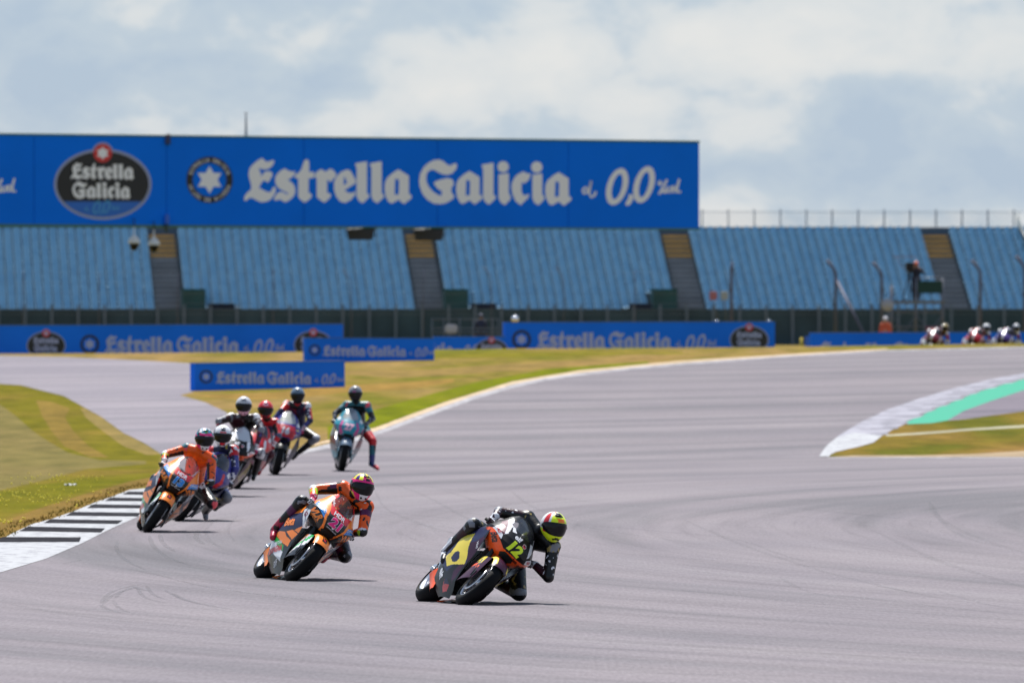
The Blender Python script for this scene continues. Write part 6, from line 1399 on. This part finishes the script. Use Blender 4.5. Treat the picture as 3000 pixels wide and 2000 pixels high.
# filming tower
TD = 470.0; b = W(2672, 900, TD); b.z = zg(b.x, b.y); s_ = F / TD
tz = W(0, 885, TD).z
tw = empty('camera_tower', b, 'grey scaffold camera platform in front of the right grandstand aisle', 'scaffold tower')
STL = mat('scaffold_grey', (.12, .13, .16), rough=.5, metal=.3)
bm = bmesh.new(); box(bm, (.2, 0, tz - b.z), (2.3, 1.6, .12)); link('platform', bm, mat('deck_grey', (.14, .15, .16), rough=.8), tw)
for x in (-.85, 0.15, 1.25):
    for y in (-.75, .75): bm = bmesh.new(); tube(bm, [(x, y, 0), (x, y, tz - b.z + (1.0 if x > 0 else .7))], .04, 8); link('upright', bm, STL, tw)
bm = bmesh.new()
for z_ in (.5, 1.1, 1.7): tube(bm, [(-.85, -.76, z_), (1.25, -.76, z_)], .03, 6)
link('ledger', bm, STL, tw)
for x0, x1, z0, z1_ in ((-.85, .15, .1, 1.6), (.15, 1.25, 1.6, .1), (-.85, .15, 1.6, .1), (.15, 1.25, .1, 1.6)): bm = bmesh.new(); tube(bm, [(x0, -.75, z0), (x1, -.75, min(z1_, tz - b.z))], .02, 6); link('brace', bm, STL, tw)
bm = bmesh.new()
for z_ in (.55, 1.0): tube(bm, [(.15, -.75, tz - b.z + z_), (1.25, -.75, tz - b.z + z_)], .022, 6)
link('guard_rail', bm, STL, tw)
bm = bmesh.new(); box(bm, (.72, -.8, tz - b.z + .62), (1.0, .03, .5)); link('netting', bm, mat('netting_green', (.012, .045, .04), rough=.9), tw)
bm = bmesh.new(); box(bm, (.95, -.8, .95), (.8, .03, .28)); link('banner', bm, mat('banner_red', (.25, .04, .06), rough=.8), tw)
cm, CJ = stander('cameraman in dark clothes and red cap filming from the scaffold tower', 2684, TD, tz + .06, 1.62, (DKM, DKM, DK, PK), arms='camera', bulk=1.2)
bm = bmesh.new(); c = CJ['head'] + Vector((-.28, -.3, -.12)); t = empty('video_camera', c, 'large black television camera on a tripod beside the cameraman', 'video camera')
box(bm, (0, 0, 0), (.34, .55, .36)); bmesh.ops.bevel(bm, geom=bm.edges[:], offset=.03, segments=2, affect='EDGES'); link('body', bm, mat('speaker_black'), t)
bm = bmesh.new(); tube(bm, [(0, -.25, 0), (0, -.62, 0)], [.10, .14], 16); link('lens', bm, VIS, t)
for q in ((-.3, -.3), (.3, -.3), (0, .35)): bm = bmesh.new(); tube(bm, [(0, 0, -.2), (q[0], q[1], tz + .06 - c.z)], .025, 6); link('tripod_leg', bm, DARKM, t)
bm = bmesh.new(); box(bm, (-.2, -.1, .42), (1.0, .4, .03)); tube(bm, [(-.55, 0, .42), (-.25, .1, -.1)], .015, 6); link('sun_shade', bm, mat('shade_pink', (.35, .24, .27), rough=.8), t)
# white round lamp / sign on a stake, red and pale panels on the debris fence, odds and ends
p = W(2600, 893, 450); g = zg(p.x, p.y); t = empty('marshal_sign', (p.x, p.y, g), 'pale round marshal sign on a stake above the orange marshal', 'sign')
bm = bmesh.new(); tube(bm, [(0, 0, 0), (0, 0, p.z - g)], .025, 8); link('stake', bm, STL, t)
bm = bmesh.new(); lathe(bm, [(-.02, .001), (-.02, .25), (.02, .25), (.02, .001)], 'Y', (0, -.04, p.z - g), 28); link('disc', bm, mat('sign_pale', (.32, .33, .37), rough=.6), t)
for i_, (px_, col, lab) in enumerate(((2090, (.34, .12, .13), 'small red flag panel on the debris fence post'), (2122, (.30, .32, .31), 'small pale flag panel next to the red one on the debris fence'))):
    p = W(px_, 866, CF - .4); bm = bmesh.new(); box(bm, (0, 0, 0), (.38, .05, .42)); bmesh.ops.bevel(bm, geom=bm.edges[:], offset=.015, segments=1, affect='EDGES'); t = empty('flag_panel', p, lab, 'signal panel', 'signal panels on the debris fence')
    link('panel', bm, mat('panel_%d' % i_, col, rough=.6), t); bm = bmesh.new(); tube(bm, [(0, .04, -.2), (.25 if i_ == 0 else .1, .2, -1.3)], .02, 6); link('arm', bm, STL, t)
for px_, py_, lab in ((1509, 934, 'shiny round convex mirror above the left end of the tall right board'), (2100, 942, 'shiny small lamp on the top edge of the tall right board, left one of two'), (2253, 942, 'shiny small lamp near the right end of the tall right board')):
    p = W(px_, py_, 394); r_ = .13 if px_ < 2000 else .07; t = empty('lamp', p, lab, 'lamp'); bm = bmesh.new()
    lathe(bm, [(-r_ * math.cos(a) , r_ * math.sin(a) + .0005) for a in [math.pi * k / 10 for k in range(11)]], 'Y', (0, 0, 0), 20); link('bulb_housing', bm, mat('shiny_silver', (.8, .8, .82), rough=.15, metal=1.), t)
    bm = bmesh.new(); tube(bm, [(0, .05, 0), (0, .05, zg(p.x, p.y) - p.z)], .018, 6); link('stake', bm, STL, t)
# marshal post: railings and white equipment case at the gap
p = W(1370, 985, 432); g = zg(p.x, p.y); t = empty('guard_railing', (p.x, p.y, g), 'pale tubular railings of the marshal post at the gap between the boards', 'railing')
for x in (-1.35, -.9, -.3, .2, .95, 1.15): bm = bmesh.new(); tube(bm, [(x, 0, 0), (x, 0, 1.45)], .02, 6); link('post', bm, mat('rail_pale', (.16, .17, .19), rough=.5), t)
for z_ in (.9, 1.05, 1.4): bm = bmesh.new(); tube(bm, [(-1.35, 0, z_), (1.15, 0, z_)], .02, 6); link('rail', bm, mat('rail_pale'), t)
p = W(1322, 963, 425); t = empty('equipment_case', (p.x, p.y, p.z), 'white rounded equipment case on a stand by the pale railings', 'case')
bm = bmesh.new(); box(bm, (0, 0, 0), (.46, .35, .34)); bmesh.ops.bevel(bm, geom=bm.edges[:], offset=.06, segments=3, affect='EDGES'); link('case_body', bm, WH, t)
bm = bmesh.new(); tube(bm, [(0, 0, -.15), (0, 0, zg(p.x, p.y) - p.z)], .03, 8); box(bm, (0, 0, -.19), (.36, .3, .03)); link('stand', bm, STL, t)
p = W(2358, 1005, 405); t = empty('trackside_post', (p.x, p.y, zg(p.x, p.y)), 'short yellow and blue post at the left end of the far right board', 'post')
bm = bmesh.new(); tube(bm, [(-.12, 0, 0), (-.12, 0, .75)], .05, 8); link('yellow_post', bm, mat('post_yellow', (.55, .42, .05), rough=.6), t)
bm = bmesh.new(); box(bm, (.08, 0, .5), (.14, .1, .6)); link('blue_box', bm, mat('box_blue'), t)
print('objects', len(bpy.data.objects))
